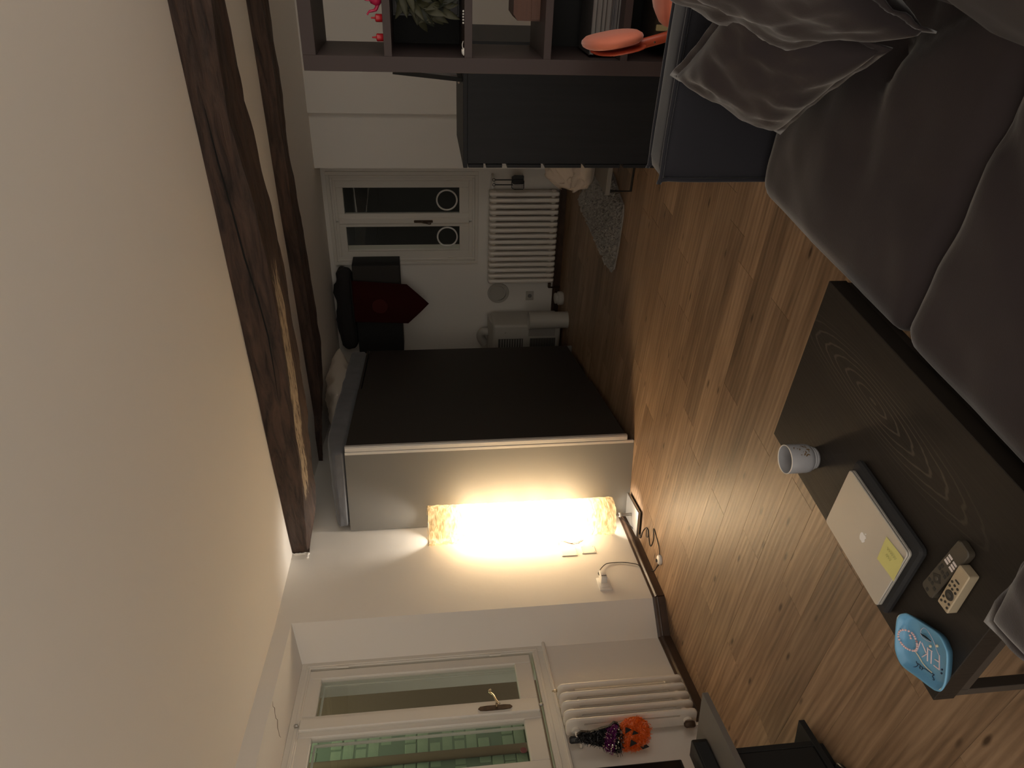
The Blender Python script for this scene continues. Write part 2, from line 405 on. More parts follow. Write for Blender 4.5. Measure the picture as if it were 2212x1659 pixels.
def beam_mat():
    m = bpy.data.materials.new('old_dark_timber'); m.use_nodes = True; nt = m.node_tree; b = nt.nodes['Principled BSDF']
    N = nt.nodes.new; L = nt.links.new
    tc = N('ShaderNodeTexCoord'); mp = N('ShaderNodeMapping'); mp.inputs['Scale'].default_value = (2.2, 16, 16); L(tc.outputs['Object'], mp.inputs[0])
    n1 = N('ShaderNodeTexNoise'); n1.inputs['Scale'].default_value = 1.5; n1.inputs['Detail'].default_value = 8; n1.inputs['Roughness'].default_value = 0.65; n1.inputs['Distortion'].default_value = 0.7; L(mp.outputs[0], n1.inputs['Vector'])
    cr = N('ShaderNodeValToRGB'); e = cr.color_ramp.elements
    e[0].position = 0.33; e[0].color = (0.016, 0.0085, 0.006, 1); e[1].position = 0.72; e[1].color = (0.098, 0.055, 0.038, 1)
    k = e.new(0.48); k.color = (0.052, 0.029, 0.021, 1); L(n1.outputs['Fac'], cr.inputs[0])
    # splintered paler wood in a strip where the arris was hewn away (attribute "worn", part of the timber itself)
    at = N('ShaderNodeAttribute'); at.attribute_name = 'worn'
    n2 = N('ShaderNodeTexNoise'); n2.inputs['Scale'].default_value = 3.0; n2.inputs['Detail'].default_value = 8; n2.inputs['Roughness'].default_value = 0.7; L(mp.outputs[0], n2.inputs['Vector'])
    ml = N('ShaderNodeMath'); ml.operation = 'MULTIPLY'; L(at.outputs['Fac'], ml.inputs[0]); L(n2.outputs['Fac'], ml.inputs[1])
    r2 = N('ShaderNodeValToRGB'); r2.color_ramp.elements[0].position = 0.40; r2.color_ramp.elements[1].position = 0.52; L(ml.outputs[0], r2.inputs[0])
    mx = N('ShaderNodeMix'); mx.data_type = 'RGBA'; L(r2.outputs[0], mx.inputs[0]); L(cr.outputs[0], mx.inputs[6]); mx.inputs[7].default_value = (0.46, 0.37, 0.26, 1)
    L(mx.outputs[2], b.inputs['Base Color']); b.inputs['Roughness'].default_value = 0.62
    bp = N('ShaderNodeBump'); bp.inputs['Strength'].default_value = 0.8; bp.inputs['Distance'].default_value = 0.02; L(n1.outputs['Fac'], bp.inputs['Height']); L(bp.outputs[0], b.inputs['Normal'])
    return m
BEAM = beam_mat()

def tabletop_mat():
    m = bpy.data.materials.new('black_brown_ash'); m.use_nodes = True; nt = m.node_tree; b = nt.nodes['Principled BSDF']
    N = nt.nodes.new; L = nt.links.new
    tc = N('ShaderNodeTexCoord')
    # cathedral figure: nested stretched rings along the board, fading away from the heart of the board
    mp = N('ShaderNodeMapping'); mp.inputs['Location'].default_value = (-0.130, -0.017, 0.0); mp.inputs['Scale'].default_value = (1.0, 0.17, 0.0); L(tc.outputs['Object'], mp.inputs[0])
    nd = N('ShaderNodeTexNoise'); nd.inputs['Scale'].default_value = 16; nd.inputs['Detail'].default_value = 4; L(mp.outputs[0], nd.inputs['Vector'])
    ln = N('ShaderNodeVectorMath'); ln.operation = 'LENGTH'; L(mp.outputs[0], ln.inputs[0])
    di = N('ShaderNodeMath'); di.operation = 'MULTIPLY_ADD'; di.inputs[1].default_value = 0.022; L(nd.outputs['Fac'], di.inputs[0]); L(ln.outputs['Value'], di.inputs[2])
    pw0 = N('ShaderNodeMath'); pw0.operation = 'POWER'; pw0.inputs[1].default_value = 1.0; L(di.outputs[0], pw0.inputs[0])
    sc = N('ShaderNodeMath'); sc.operation = 'MULTIPLY'; sc.inputs[1].default_value = 620.0; L(pw0.outputs[0], sc.inputs[0])
    sn = N('ShaderNodeMath'); sn.operation = 'SINE'; L(sc.outputs[0], sn.inputs[0])
    mp2 = N('ShaderNodeMapping'); mp2.inputs['Scale'].default_value = (160, 5, 5); L(tc.outputs['Object'], mp2.inputs[0])
    n1 = N('ShaderNodeTexNoise'); n1.inputs['Scale'].default_value = 1.0; n1.inputs['Detail'].default_value = 5; L(mp2.outputs[0], n1.inputs['Vector'])
    pw = N('ShaderNodeValToRGB'); pw.color_ramp.elements[0].position = 0.70; pw.color_ramp.elements[1].position = 1.0; L(sn.outputs[0], pw.inputs[0])
    fd = N('ShaderNodeMapRange'); fd.inputs['From Min'].default_value = 0.045; fd.inputs['From Max'].default_value = 0.085; fd.inputs['To Min'].default_value = 0.8; fd.inputs['To Max'].default_value = 0.0; L(ln.outputs['Value'], fd.inputs[0])
    ms = N('ShaderNodeMath'); ms.operation = 'MULTIPLY'; L(pw.outputs[0], ms.inputs[0]); L(fd.outputs[0], ms.inputs[1])
    c1 = N('ShaderNodeValToRGB'); c1.color_ramp.elements[0].color = (0.016, 0.0125, 0.010, 1); c1.color_ramp.elements[1].color = (0.030, 0.024, 0.019, 1); L(n1.outputs['Fac'], c1.inputs[0])
    mx = N('ShaderNodeMix'); mx.data_type = 'RGBA'; L(ms.outputs[0], mx.inputs[0]); L(c1.outputs[0], mx.inputs[6]); mx.inputs[7].default_value = (0.085, 0.070, 0.055, 1)
    L(mx.outputs[2], b.inputs['Base Color']); b.inputs['Roughness'].default_value = 0.50; b.inputs['Specular IOR Level'].default_value = 0.30
    bp = N('ShaderNodeBump'); bp.inputs['Strength'].default_value = 0.25; bp.inputs['Distance'].default_value = 0.002; L(n1.outputs['Fac'], bp.inputs['Height']); L(bp.outputs[0], b.inputs['Normal'])
    return m
TABLET = tabletop_mat()
LEGM = mat('brown_grey_steel', (0.055, 0.045, 0.038), 0.5)

# two directions used over and over
AF = -R(17.3)      # planks, beams, table and sofa
FF = -R(12.17)     # far wall, bookcase, chest
ET = Vector((math.cos(AF), math.sin(AF), 0)); EW = Vector((-math.sin(AF), math.cos(AF), 0))
FT = Vector((math.cos(FF), math.sin(FF), 0)); FN = Vector((-math.sin(FF), math.cos(FF), 0))
def A(t, w_, z=0): return ET*t+EW*w_+Vector((0, 0, z))
def Fp(t, n, z=0): return FT*t+FN*n+Vector((0, 0, z))
CZ = 2.55          # ceiling

# ------------------------------------------------------------------ the room shell
ran = random.Random(7)
WX0, WX1 = -3.04, -2.955                 # lamp wall: x at y=3.83 and y=4.80
def wallx(y): return WX0+(WX1-WX0)*(y-3.83)/0.97
NX = -3.23                               # niche back wall
floor = obj('floor', Box(-3.5, 3.3, -1.2, 8.9, -0.12, -0.008), FLOORB); tag(floor, kind='structure')
pl_me = None
known = {3: -2.811, 1: -2.690, -1: -2.571, 0: -2.127, -3: -2.245, 2: -2.195, 4: -3.44, 5: -2.834, 7: -1.35, 9: -1.95}
PW, PLn = 0.196, 1.22
bm = Box(0.0004, PLn-0.0004, 0.0003, PW-0.0003, -0.010, 0.0, bev=0.0007)
pl_me = bpy.data.meshes.new('plank'); bm.to_mesh(pl_me); bm.free(); pl_me.materials.append(PLANK)
for row in range(-12, 34):
    w0 = 1.80+PW*row
    j = known.get(row, ran.uniform(-3.4, -2.2))
    lo, hi = (-3.45-0.2974*w0)/0.9548, (1.9-0.2974*w0)/0.9548
    t0 = j-PLn*math.ceil((j-lo)/PLn)
    while t0 < hi:
        link('plank', pl_me, floor, A(t0, w0), AF); t0 += PLn
ceil = obj('ceiling', Box(-3.5, 3.3, -1.2, 8.9, CZ, CZ+0.12), CEIL); tag(ceil, kind='structure')

# left wall: lamp wall (slightly canted), splayed reveal, niche with window, lintel over it
def slab(pts, z0, z1): return prism(new(), [(x, y, z0) for x, y in pts], (0, 0, z1-z0))
wl = thing('wall_left', None, None, kind='structure')
obj('wall_panel', slab([(WX0, 3.83), (wallx(4.76), 4.76), (-2.962, 8.6), (-3.5, 8.6), (-3.5, 3.66), (NX, 3.66)], 0, CZ), WALL, wl)
# niche wall below / beside the window
WY0, WY1, WZ0, WZ1 = 2.02, 3.675, 0.865, 2.375
obj('wall_panel', slab([(NX, 0.6), (NX, 3.66), (-3.5, 3.66), (-3.5, 0.6)], 0, WZ0), WALL, wl)
obj('wall_panel', slab([(NX, 0.6), (NX, WY0), (-3.5, WY0), (-3.5, 0.6)], WZ0, WZ1), WALL, wl)
# head of the niche slopes down from the lintel arris to the window head
bm = new(); prism(bm, [(WX0, 0.0, CZ), (WX0, 0.0, 2.452), (NX+0.01, 0.0, WZ1-0.003), (-3.5, 0.0, WZ1-0.003), (-3.5, 0.0, CZ)], (0, 0, 0.0001))
bm.free()
bm = new(); prism(bm, [(WX0, 0.6, CZ), (WX0, 0.6, 2.452), (NX, 0.6, WZ1), (-3.5, 0.6, WZ1), (-3.5, 0.6, CZ)], (0, 3.235, 0)); obj('lintel', bm, WALL, wl)
obj('wall_panel', slab([(WX0, -1.0), (WX0, 0.62), (-3.5, 0.62), (-3.5, -1.0)], 0, CZ), WALL, wl)
# crack in the plaster of the niche head
def headz(x): return 2.452+(WZ1-2.452)*(x-WX0)/(NX-WX0)
cr = [(-3.047, 3.19), (-3.06, 3.165), (-3.075, 3.17), (-3.09, 3.14), (-3.105, 3.125), (-3.12, 3.128), (-3.135, 3.09), (-3.15, 3.075), (-3.165, 3.06), (-3.18, 3.062)]
obj('crack', Tube([(x, y, headz(x)) for x, y in cr], [0.0008, 0.0016, 0.002, 0.0014, 0.002, 0.0018, 0.0022, 0.0014, 0.0016, 0.0008], 5), EXTB, wl)

# far wall, with the part on the right standing forward
wf = thing('wall_far', None, None, kind='structure')
def fslab(t0, t1, n0, n1, z0, z1): return slab([tuple(Fp(t0, n0))[:2], tuple(Fp(t1, n0))[:2], tuple(Fp(t1, n1))[:2], tuple(Fp(t0, n1))[:2]], z0, z1)
FW = (-3.075, -2.245, 1.045, 2.415)      # opening of the far window (t0 t1 z0 z1)
obj('wall_panel', fslab(-5.6, FW[0], 7.37, 7.7, 0, CZ), WALL, wf)
obj('wall_panel', fslab(FW[1], -1.9, 7.37, 7.7, 0, CZ), WALL, wf)
obj('wall_panel', fslab(FW[0], FW[1], 7.37, 7.7, 0, FW[2]), WALL, wf)
obj('wall_panel', fslab(FW[0], FW[1], 7.37, 7.7, FW[3], CZ), WALL, wf)
obj('wall_panel', fslab(-2.015, -1.50, 7.01, 7.5, 0, CZ), WALL, wf)
obj('wall_panel', fslab(-1.50, 2.9, 6.97, 7.5, 0, CZ), WALL, wf)

wr_ = obj('wall_right_blocker', slab([(3.2, 3.6), (3.2, 8.6), (3.3, 8.6), (3.3, 3.6)], 0, CZ), WALL); tag(wr_, kind='structure')  # unseen wall, added to keep ambient light off the far end
# skirting boards: board plus the raised lip in the middle
def skirting(name, path, kind_parent=None, h=0.08, th=0.02):
    t = thing(name, None, None, kind='structure')
    for (x0, y0), (x1, y1), in zip(path, path[1:]):
        d = Vector((x1-x0, y1-y0, 0)); L_ = d.length; d.normalize(); n = Vector((d.y, -d.x, 0))
        if n.dot(Vector((0, 2, 0))-Vector((x0, y0, 0))) < 0: n = -n
        M = frame_from((x0, y0, 0), d, n) if d.cross(n).z > 0 else frame_from((x1, y1, 0), -d, n)
        o = obj('skirting_board', prism(new(), [(-0.004, 0, 0), (-0.004, th, 0), (-0.004, th, 0.045), (-0.004, th+0.004, 0.05), (-0.004, th+0.002, 0.056), (-0.004, 0.012, 0.066), (-0.004, 0.009, h), (-0.004, 0, h)], (L_+0.008, 0, 0)), BASEB, t)
        o.matrix_local = M
    return t
skirting('baseboard_left', [(wallx(4.73), 4.73), (WX0, 3.83), (NX, 3.66), (NX, 0.9)])
skirting('baseboard_far', [tuple(Fp(-4.9, 7.37))[:2], tuple(Fp(-2.04, 7.37))[:2]])

# ------------------------------------------------------------------ ceiling beams
def beam(name, stations, t0, t1, zc, seed, worn=False, n=110, label=None):
    """stations: (t, front w, z of lower front arris, back w of the soffit, z soffit back)"""
    bm = new(); rings = []; wl_ = bm.verts.layers.float.new('worn')
    def at(t):
        s = stations
        if t <= s[0][0]: return s[0][1:]
        for a, b in zip(s, s[1:]):
            if a[0] <= t <= b[0]:
                k = (t-a[0])/(b[0]-a[0]); return tuple(p+(q-p)*k for p, q in zip(a[1:], b[1:]))
        return s[-1][1:]
    for i in range(n+1):
        t = t0+(t1-t0)*i/n
        wf_, zc_, wb, zb = at(t)
        prof = []
        NF, NB = 9, 9
        for k in range(NF): prof.append((wf_, zc+(zc_-zc)*k/(NF-1), 0.006 if k else 0.004, 0))
        for k in range(1, NB): prof.append((wf_+(wb-wf_)*k/(NB-1), zc_+(zb-zc_)*k/(NB-1), 0.010, 1.0 if 1 <= k <= 4 else 0.45))
        prof.append((wb+0.01, zc, 0.01, 0))
        ring = []
        for k, (w_, z, a, wn) in enumerate(prof):
            p = A(t, w_, z); nz = fbm((t*1.4+seed, w_*9, z*9), 1.6, 4); nz2 = fbm((t*0.9+seed*3, w_*2, z*2), 1.2, 2)
            w2 = w_+a*1.3*nz+0.012*nz2; z2 = z+(0 if z >= zc-1e-4 else a*1.2*fbm((t*1.9-seed, w_*8, z*8+4), 1.7, 4))
            v = bm.verts.new((t, w2, z2))
            v[wl_] = (wn if worn else 0)*max(0, min(1, (-t-1.55)/0.5))*max(0, min(1, (t+3.95)/0.35))
            ring.append(v)
        rings.append(ring)
    for a, b in zip(rings, rings[1:]):
        for k in range(len(a)-1): bm.faces.new((a[k], a[k+1], b[k+1], b[k]))
        bm.faces.new((a[-1], a[0], b[0], b[-1]))
    bm.faces.new(rings[0]); bm.faces.new(rings[-1][::-1])
    o = obj(name, bm, BEAM, None, 'auto', (0, 0, 0), AF); tag(o, kind='structure'); return o
s1 = [(-4.35, 3.435, 2.45, 3.36, 2.44), (-4.25, 3.435, 2.45, 3.40, 2.44), (-4.05, 3.43, 2.435, 3.50, 2.40), (-3.90, 3.43, 2.418, 3.60, 2.36), (-3.5, 3.43, 2.395, 3.70, 2.36), (-3.1, 3.43, 2.372, 3.83, 2.36),
      (-2.67, 3.43, 2.36, 3.87, 2.36), (-2.2, 3.43, 2.345, 3.87, 2.36), (-1.8, 3.43, 2.35, 3.84, 2.36), (-1.5, 3.43, 2.365, 3.77, 2.365), (-1.1, 3.43, 2.40, 3.69, 2.37), (-0.6, 3.43, 2.378, 3.64, 2.37), (1.8, 3.43, 2.37, 3.64, 2.37)]
b1 = beam('trim_1', s1, -4.32, 1.7, CZ+0.01, 3, worn=True)
s2 = [(-4.8, 4.93, 2.53, 4.80, 2.53), (-4.3, 4.93, 2.505, 4.85, 2.49), (-3.9, 4.93, 2.46, 5.06, 2.45), (-3.5, 4.93, 2.455, 5.23, 2.45), (-3.1, 4.94, 2.455, 5.22, 2.45), (-2.3, 4.93, 2.46, 5.15, 2.45), (-1.8, 4.94, 2.46, 5.08, 2.45), (-1.3, 4.96, 2.455, 5.12, 2.45), (1.2, 4.95, 2.455, 5.10, 2.45)]
b2 = beam('trim_2', s2, -4.80, 1.4, CZ+0.01, 11)
# the long drying split along the face of the front beam
sp = [(-0.95, 2.497), (-1.3, 2.485), (-1.55, 2.468), (-1.8, 2.455), (-2.05, 2.43), (-2.3, 2.415), (-2.5, 2.42), (-2.75, 2.43)]
obj('split', Tube([(t, 3.4262, z) for t, z in sp], [0.0015, 0.0035, 0.004, 0.0045, 0.004, 0.0045, 0.003, 0.001], 6), DARKV, b1)
# white mortar smeared round the beam where it enters the wall
mort = [(3.424, 2.552), (3.420, 2.52), (3.422, 2.49), (3.424, 2.462), (3.428, 2.448), (3.422, 2.436)]
def wall_t(w_):
    t = -4.19
    for _ in range(8): t = (wallx((ET*t+EW*w_).y)-0.2974*w_)/0.9548
    return t
bm = new(); rm_ = random.Random(2)
pts = smooth_pts([(wall_t(w_)+0.004, w_, z) for w_, z in mort+[(3.40, 2.440), (3.37, 2.436)]], 5)
tube(bm, pts, [0.006+0.005*rm_.random() for _ in pts], 6)
obj('mortar', bm, WALL, b1, True)
# ------------------------------------------------------------------ casement windows
def rect_frame(bm, y0, y1, z0, z1, wy, wz0, wz1, x0, x1, bev=0.003):
    box(bm, x0, x1, y0, y0+wy, z0, z1, bev); box(bm, x0, x1, y1-wy, y1, z0, z1, bev)
    box(bm, x0, x1, y0+wy-0.001, y1-wy+0.001, z0, z0+wz0, bev); box(bm, x0, x1, y0+wy-0.001, y1-wy+0.001, z1-wz1, z1, bev)
    return bm
# left window: local x points into the room
w1 = thing('window_1', None, None, (NX, 0, 0), kind='structure')
def frame_parts(parent, name, y0, y1, z0, z1, wy, wz0, wz1, x0, x1, m, bev=0.003):
    obj(name, rect_frame(new(), y0, y1, z0, z1, wy, wz0, wz1, x0, x1, bev), m, parent)
frame_parts(w1, 'window_frame', WY0, WY1+0.012, WZ0-0.01, WZ1, 0.07, 0.075, 0.06, -0.07, 0.006, WINW)
frame_parts(w1, 'frame_moulding', WY0+0.03, WY1-0.025, WZ0+0.03, WZ1-0.03, 0.02, 0.02, 0.02, 0.004, 0.010, WINW, 0.003)
obj('window_sill', Box(-0.02, 0.024, WY0-0.02, WY1+0.012, WZ0-0.026, WZ0-0.004, 0.006), WINW, w1)
def casement(y0, y1, p0, p1, hinge_y, dot=False):
    s = obj('sash', new_sash(y0, y1, p0, p1), WINW, w1)
    obj('pane', Box(-0.032, -0.028, p0-0.01, p1+0.01, 1.045, 2.25), GLASS, s)
    bd = rect_frame(new(), p0-0.012, p1+0.012, 1.042, 2.255, 0.014, 0.014, 0.014, -0.026, -0.004, 0.003)
    obj('glazing_bead', bd, WINW, s)
    for z in (1.17, 2.12): obj('hinge', Lathe([(0.006, -0.035), (0.006, 0.035)], 10, (0.012, hinge_y, z)), WINW, s)
    # inner sash behind, its stepped rebates show through the glass
    bd = rect_frame(new(), p0-0.005, p1-0.018, 1.04, 2.23, 0.012, 0.012, 0.012, -0.05, -0.034, 0.002)
    obj('inner_rebate', bd, WINW, s)
    return s
def new_sash(y0, y1, p0, p1):
    bm = new(); z0, z1 = 0.952, 2.322
    box(bm, -0.045, 0.002, y0, p0, z0, z1, 0.004); box(bm, -0.045, 0.002, p1, y1, z0, z1, 0.004)
    box(bm, -0.045, 0.002, p0-0.001, p1+0.001, z0, 1.055, 0.004); box(bm, -0.045, 0.002, p0-0.001, p1+0.001, 2.24, z1, 0.004)
    return bm
s_far = casement(3.168, 3.60, 3.242, 3.53, 3.604)
s_near = casement(2.05, 3.160, 2.805, 3.09, 2.046)
obj('cover_strip', Box(0.0, 0.022, 3.125, 3.205, 0.955, 2.318, 0.005), WINW, w1)
h = obj('handle_plate', Lathe([(0.0, 0.0)], 3) if False else prism(new(), [(0.022, 3.152, 1.125), (0.022, 3.165, 1.113), (0.022, 3.178, 1.125), (0.022, 3.182, 1.16), (0.022, 3.182, 1.265), (0.022, 3.178, 1.300), (0.022, 3.165, 1.312), (0.022, 3.152, 1.300), (0.022, 3.148, 1.265), (0.022, 3.148, 1.16)], (0.006, 0, 0)), BRONZE, w1)
tag(h, 'aged bronze handle plate')
obj('lever_handle', Tube(smooth_pts([(0.03, 3.165, 1.205), (0.062, 3.166, 1.203), (0.066, 3.150, 1.190), (0.067, 3.175, 1.206), (0.066, 3.205, 1.214), (0.06, 3.232, 1.222), (0.058, 3.248, 1.236), (0.062, 3.262, 1.238), (0.068, 3.262, 1.229)], 4), 0.0065, 8), BRASS, h, True)
for z, k in ((0.942, 1), (2.332, -1)):
    obj('bolt', Lathe([(0.004, -0.012), (0.009, -0.008), (0.009, 0.010), (0.004, 0.014)], 10, (0.020, 3.163, z)), STEEL, w1, True)
dd = obj('round_sticker', Lathe([(0.019, 0), (0.017, 0.004)], 20, (-0.027, 2.90, 1.083), 'x'), MAROON, w1); tag(dd, 'maroon round disc on the pane')

# outside the left window: a brick wall close by, lit by a lamp in the yard
ew_ = thing('yard_wall', 'greenish brick wall of the yard seen through the near left casement', 'wall', (-4.75, 0, 0))
obj('mortar_bed', Box(-0.12, -0.006, 3.15, 4.62, 0.2, 3.6), mat('green_mortar', (0.13, 0.165, 0.115), 0.95), ew_)
obj('downpipe', Lathe([(0.035, 0.2), (0.035, 3.6)], 14, (0.05, 4.21, 0)), EXTB, ew_, 'auto')
bk = Box(-0.02, 0.0, 0.006, 0.244, 0.004, 0.094, 0.006); bk_me = bpy.data.meshes.new('brick'); bk.to_mesh(bk_me); bk.free(); bk_me.materials.append(BRICKG)
for i in range(26):
    for j in range(6):
        y = 3.15+0.25*j-(0.125 if i % 2 else 0)
        if y > 4.5 or y < 3.1: continue
        link('brick', bk_me, ew_, (ran.uniform(-0.008, 0.004), y, 0.55+0.098*i))
obj('ledge', Box(-0.02, 0.06, 3.15, 4.62, 0.62, 0.80), EXTB, ew_)
lw_ = new(); box(lw_, -5.2, -3.52, 0.9, 1.0, 0.0, 3.7); box(lw_, -5.2, -3.52, 0.9, 9.5, 3.7, 3.8); box(lw_, -5.2, -4.9, 0.9, 3.14, 0.0, 3.8); box(lw_, -5.2, -3.52, 9.5, 9.6, 0.0, 3.8)
lw_o = obj('sky_blocker', lw_, EXTB); tag(lw_o, 'added unseen shell keeping sky light out of the yard outside the left window', 'wall')  # added box shell, blocks the world light from the yard
ew2 = obj('yard_pier', Box(-0.3, 0.05, 4.62, 9.45, 0.0, 3.68), EXTB, None, False, (-4.78, 0.02, 0)); tag(ew2, 'plain brown rendered wall seen through the far left casement', 'wall')
plamp('yard_lamp', (-4.0, 3.75, 3.45), 14, (0.80, 1.0, 0.62), 0.08)

# far window, local frame: x along the wall (t), y into the wall
w2 = thing('window_2', None, None, tuple(Fp(0, 7.37)), FF, kind='structure')
def xframe(bm, x0, x1, z0, z1, a, b0, b1, y0, y1, bev=0.003):
    box(bm, x0, x0+a, y0, y1, z0, z1, bev); box(bm, x1-a, x1, y0, y1, z0, z1, bev)
    box(bm, x0+a-.001, x1-a+.001, y0, y1, z0, z0+b0, bev); box(bm, x0+a-.001, x1-a+.001, y0, y1, z1-b1, z1, bev); return bm
obj('window_frame', xframe(new(), -3.165, -2.148, 0.945, 2.505, 0.035, 0.035, 0.035, -0.018, 0.02), WINW, w2)
obj('frame_moulding', xframe(new(), -3.13, -2.185, 0.98, 2.47, 0.03, 0.03, 0.03, -0.012, 0.02, 0.006), WINW, w2)
obj('frame_lining', xframe(new(), -3.105, -2.21, 1.005, 2.445, 0.03, 0.04, 0.03, -0.005, 0.05, 0.004), WINW, w2)
def far_sash(x0, x1, p0, p1, rx, hx):
    s = obj('sash', xframe(new(), x0, x1, 1.045, 2.415, 0.07, 0.1, 0.07, -0.004, 0.04), WINW, w2)
    obj('pane', Box(p0-0.02, p1+0.02, 0.018, 0.022, 1.12, 2.36), GLASS, s)
    obj('glazing_bead', xframe(new(), p0-0.012, p1+0.012, 1.13, 2.36, 0.012, 0.012, 0.012, 0.0, 0.018, 0.003), WINW, s)
    g = obj('vent_ring', Tube([(rx+0.106*math.cos(2*PI*k/40), 0.012, 1.277+0.106*math.sin(2*PI*k/40)) for k in range(40)], 0.009, 8, True), WHITEP, s, True)
    tag(g, 'round white vent ring in the glass')
    for z in (1.25, 2.23): obj('hinge', Lathe([(0.006, -0.03), (0.006, 0.03)], 10, (hx, -0.012, z)), WINW, s)
far_sash(-2.662, -2.245, -2.592, -2.318, -2.455, -2.242)
far_sash(-3.085, -2.668, -3.0, -2.732, -2.862, -3.09)
obj('cover_strip', Box(-2.70, -2.64, -0.018, 0.0, 1.045, 2.41, 0.004), WINW, w2)
h2 = obj('handle_plate', Box(-2.69, -2.66, -0.028, -0.017, 1.43, 1.63, 0.006), BRONZE, w2); tag(h2, 'dark bronze handle plate')
obj('lever_handle', Tube(smooth_pts([(-2.675, -0.03, 1.54), (-2.675, -0.06, 1.54), (-2.68, -0.065, 1.50), (-2.69, -0.062, 1.465), (-2.683, -0.06, 1.45)], 4), 0.007, 8), BRONZE, h2, True)
for z in (1.03, 2.43): obj('bolt', Lathe([(0.007, -0.012), (0.007, 0.012)], 10, (-2.672, -0.016, z)), STEEL, w2)
nb = obj('courtyard_wall', Box(-4.6, -1.0, 1.2, 1.4, -0.5, 4.0), EXTB, None, False, tuple(Fp(0, 7.37)), FF); nb.data.materials[0] = BLACKM; tag(nb, 'dark courtyard wall out in the night beyond the far window', 'wall')

# ------------------------------------------------------------------ column radiators
def radiator(name, label, loc, rotz, n, pitch, z0, z1, depth, group='cast column radiators under the windows', plate_w=0.040):
    """sections stand along local x, depth along local y (0 = room side)"""
    t = thing(name, label, 'radiator', loc, rotz, group)
    H = z1-z0; w_ = plate_w
    bm = new()
    r = 0.030
    # one section: two end columns joined by rounded heads, with a slot between
    def outline(y0, y1, za, zb, rr, k=5):
        pts = []
        for cy, cz, a0 in ((y1-rr, zb-rr, 0), (y0+rr, zb-rr, 90), (y0+rr, za+rr, 180), (y1-rr, za+rr, 270)):
            for q in range(k+1):
                a = R(a0+90*q/k); pts.append((cy+rr*math.cos(a), cz+rr*math.sin(a)))
        return pts
    def plate(x0, x1, ins):
        o = outline(ins, depth-ins, z0+ins, z1-ins, r-ins*0.5); c = (depth*0.5)
        s = outline(depth*0.26, depth*0.37, z0+0.10, z1-0.10, 0.006) ; s2 = outline(depth*0.26, depth*0.37, z0+0.10, z1-0.10, 0.007)
        return o, s
    def ring(pts, x): return [bm.verts.new((x, y, z)) for y, z in pts]
    xs = [(-w_/2, 0.006), (-w_/2+0.006, 0.0), (w_/2-0.006, 0.0), (w_/2, 0.006)]
    outs, ins_ = [], []
    for x, i_ in xs:
        o, s = plate(x, x, i_); outs.append(ring(o, x)); ins_.append(ring(s, x))
    N_ = len(outs[0])
    for a, b in zip(outs, outs[1:]):
        for k in range(N_): bm.faces.new((a[k], a[(k+1) % N_], b[(k+1) % N_], b[k]))
    for a, b in zip(ins_, ins_[1:]):
        for k in range(N_): bm.faces.new((a[(k+1) % N_], a[k], b[k], b[(k+1) % N_]))
    for o, s, fl in ((outs[0], ins_[0], 1), (outs[-1], ins_[-1], 0)):
        for k in range(N_):
            q = (o[k], s[k], s[(k+1) % N_], o[(k+1) % N_]); bm.faces.new(q if fl else q[::-1])
    me = bpy.data.meshes.new('column'); bmesh.ops.recalc_face_normals(bm, faces=bm.faces[:]); bm.to_mesh(me); bm.free(); me.materials.append(RADW)
    me.polygons.foreach_set('use_smooth', [True]*len(me.polygons)); me.set_sharp_from_angle(angle=R(50))
    for i in range(n): link('column', me, t, (i*pitch, 0, 0))
    for z in (z0+0.055, z1-0.055):
        obj('manifold', Lathe([(0.026, -0.028), (0.026, (n-1)*pitch+0.028)], 16, (0, depth*0.62, z), 'x'), RADW, t, 'auto')
    return t
# left: five sections, seen along the wall; local x runs to the far end, local y towards the wall
rl = radiator('column_radiator', 'white five-column radiator on the left wall below the near window', (-3.082, 2.915, 0), PI/2, 5, 0.064, 0.105, 0.850, 0.112, plate_w=0.022)
obj('bleed_valve', Lathe([(0.008, 0), (0.008, 0.018), (0.004, 0.020), (0.004, 0.03)], 10, (0.263, 0.05, 0.850)), BRASS, rl, True)
v = obj('valve', Lathe([(0.016, 0), (0.020, 0.008), (0.020, 0.055), (0.013, 0.065)], 14, (-0.058, 0.085, 0.775)), BLACK, rl, 'auto'); tag(v, 'black thermostatic valve')
obj('pipe', Tube(smooth_pts([(-0.02, 0.066, 0.795), (-0.056, 0.070, 0.795), (-0.058, 0.085, 0.775), (-0.058, 0.145, 0.772)], 4), 0.009, 10), RADW, rl, True)
v = obj('valve', Lathe([(0.014, 0), (0.018, 0.008), (0.018, 0.05), (0.010, 0.06)], 14, (-0.045, 0.065, 0.13)), BRONZE, rl, 'auto'); tag(v, 'dark lower valve')
obj('pipe', Tube([(-0.02, 0.07, 0.16), (-0.045, 0.066, 0.16), (-0.045, 0.066, 0.02)], 0.009, 10), RADW, rl, True)
# far: sixteen sections
rf = radiator('column_radiator', 'long white column radiator on the far wall below the dark window', tuple(Fp(-3.325, 7.20)), FF, 16, 0.0655, 0.10, 0.84, 0.115)
obj('valve', Lathe([(0.016, 0), (0.018, 0.08)], 12, (1.03, 0.06, 0.80), 'x'), WHITEP, rf, True)
obj('pipe', Tube([(1.05, 0.06, 0.80), (1.15, 0.06, 0.80), (1.15, 0.16, 0.80)], 0.012, 10), RADW, rf, True)
v = obj('valve', Lathe([(0.016, 0), (0.018, 0.05)], 12, (-0.10, 0.05, 0.14), 'x'), BRONZE, rf, True); tag(v, 'dark bronze lower valve')
obj('pipe', Tube([(-0.06, 0.05, 0.145), (-0.10, 0.05, 0.145), (-0.10, 0.05, 0.02)], 0.010, 10), BRONZE, rf, True)

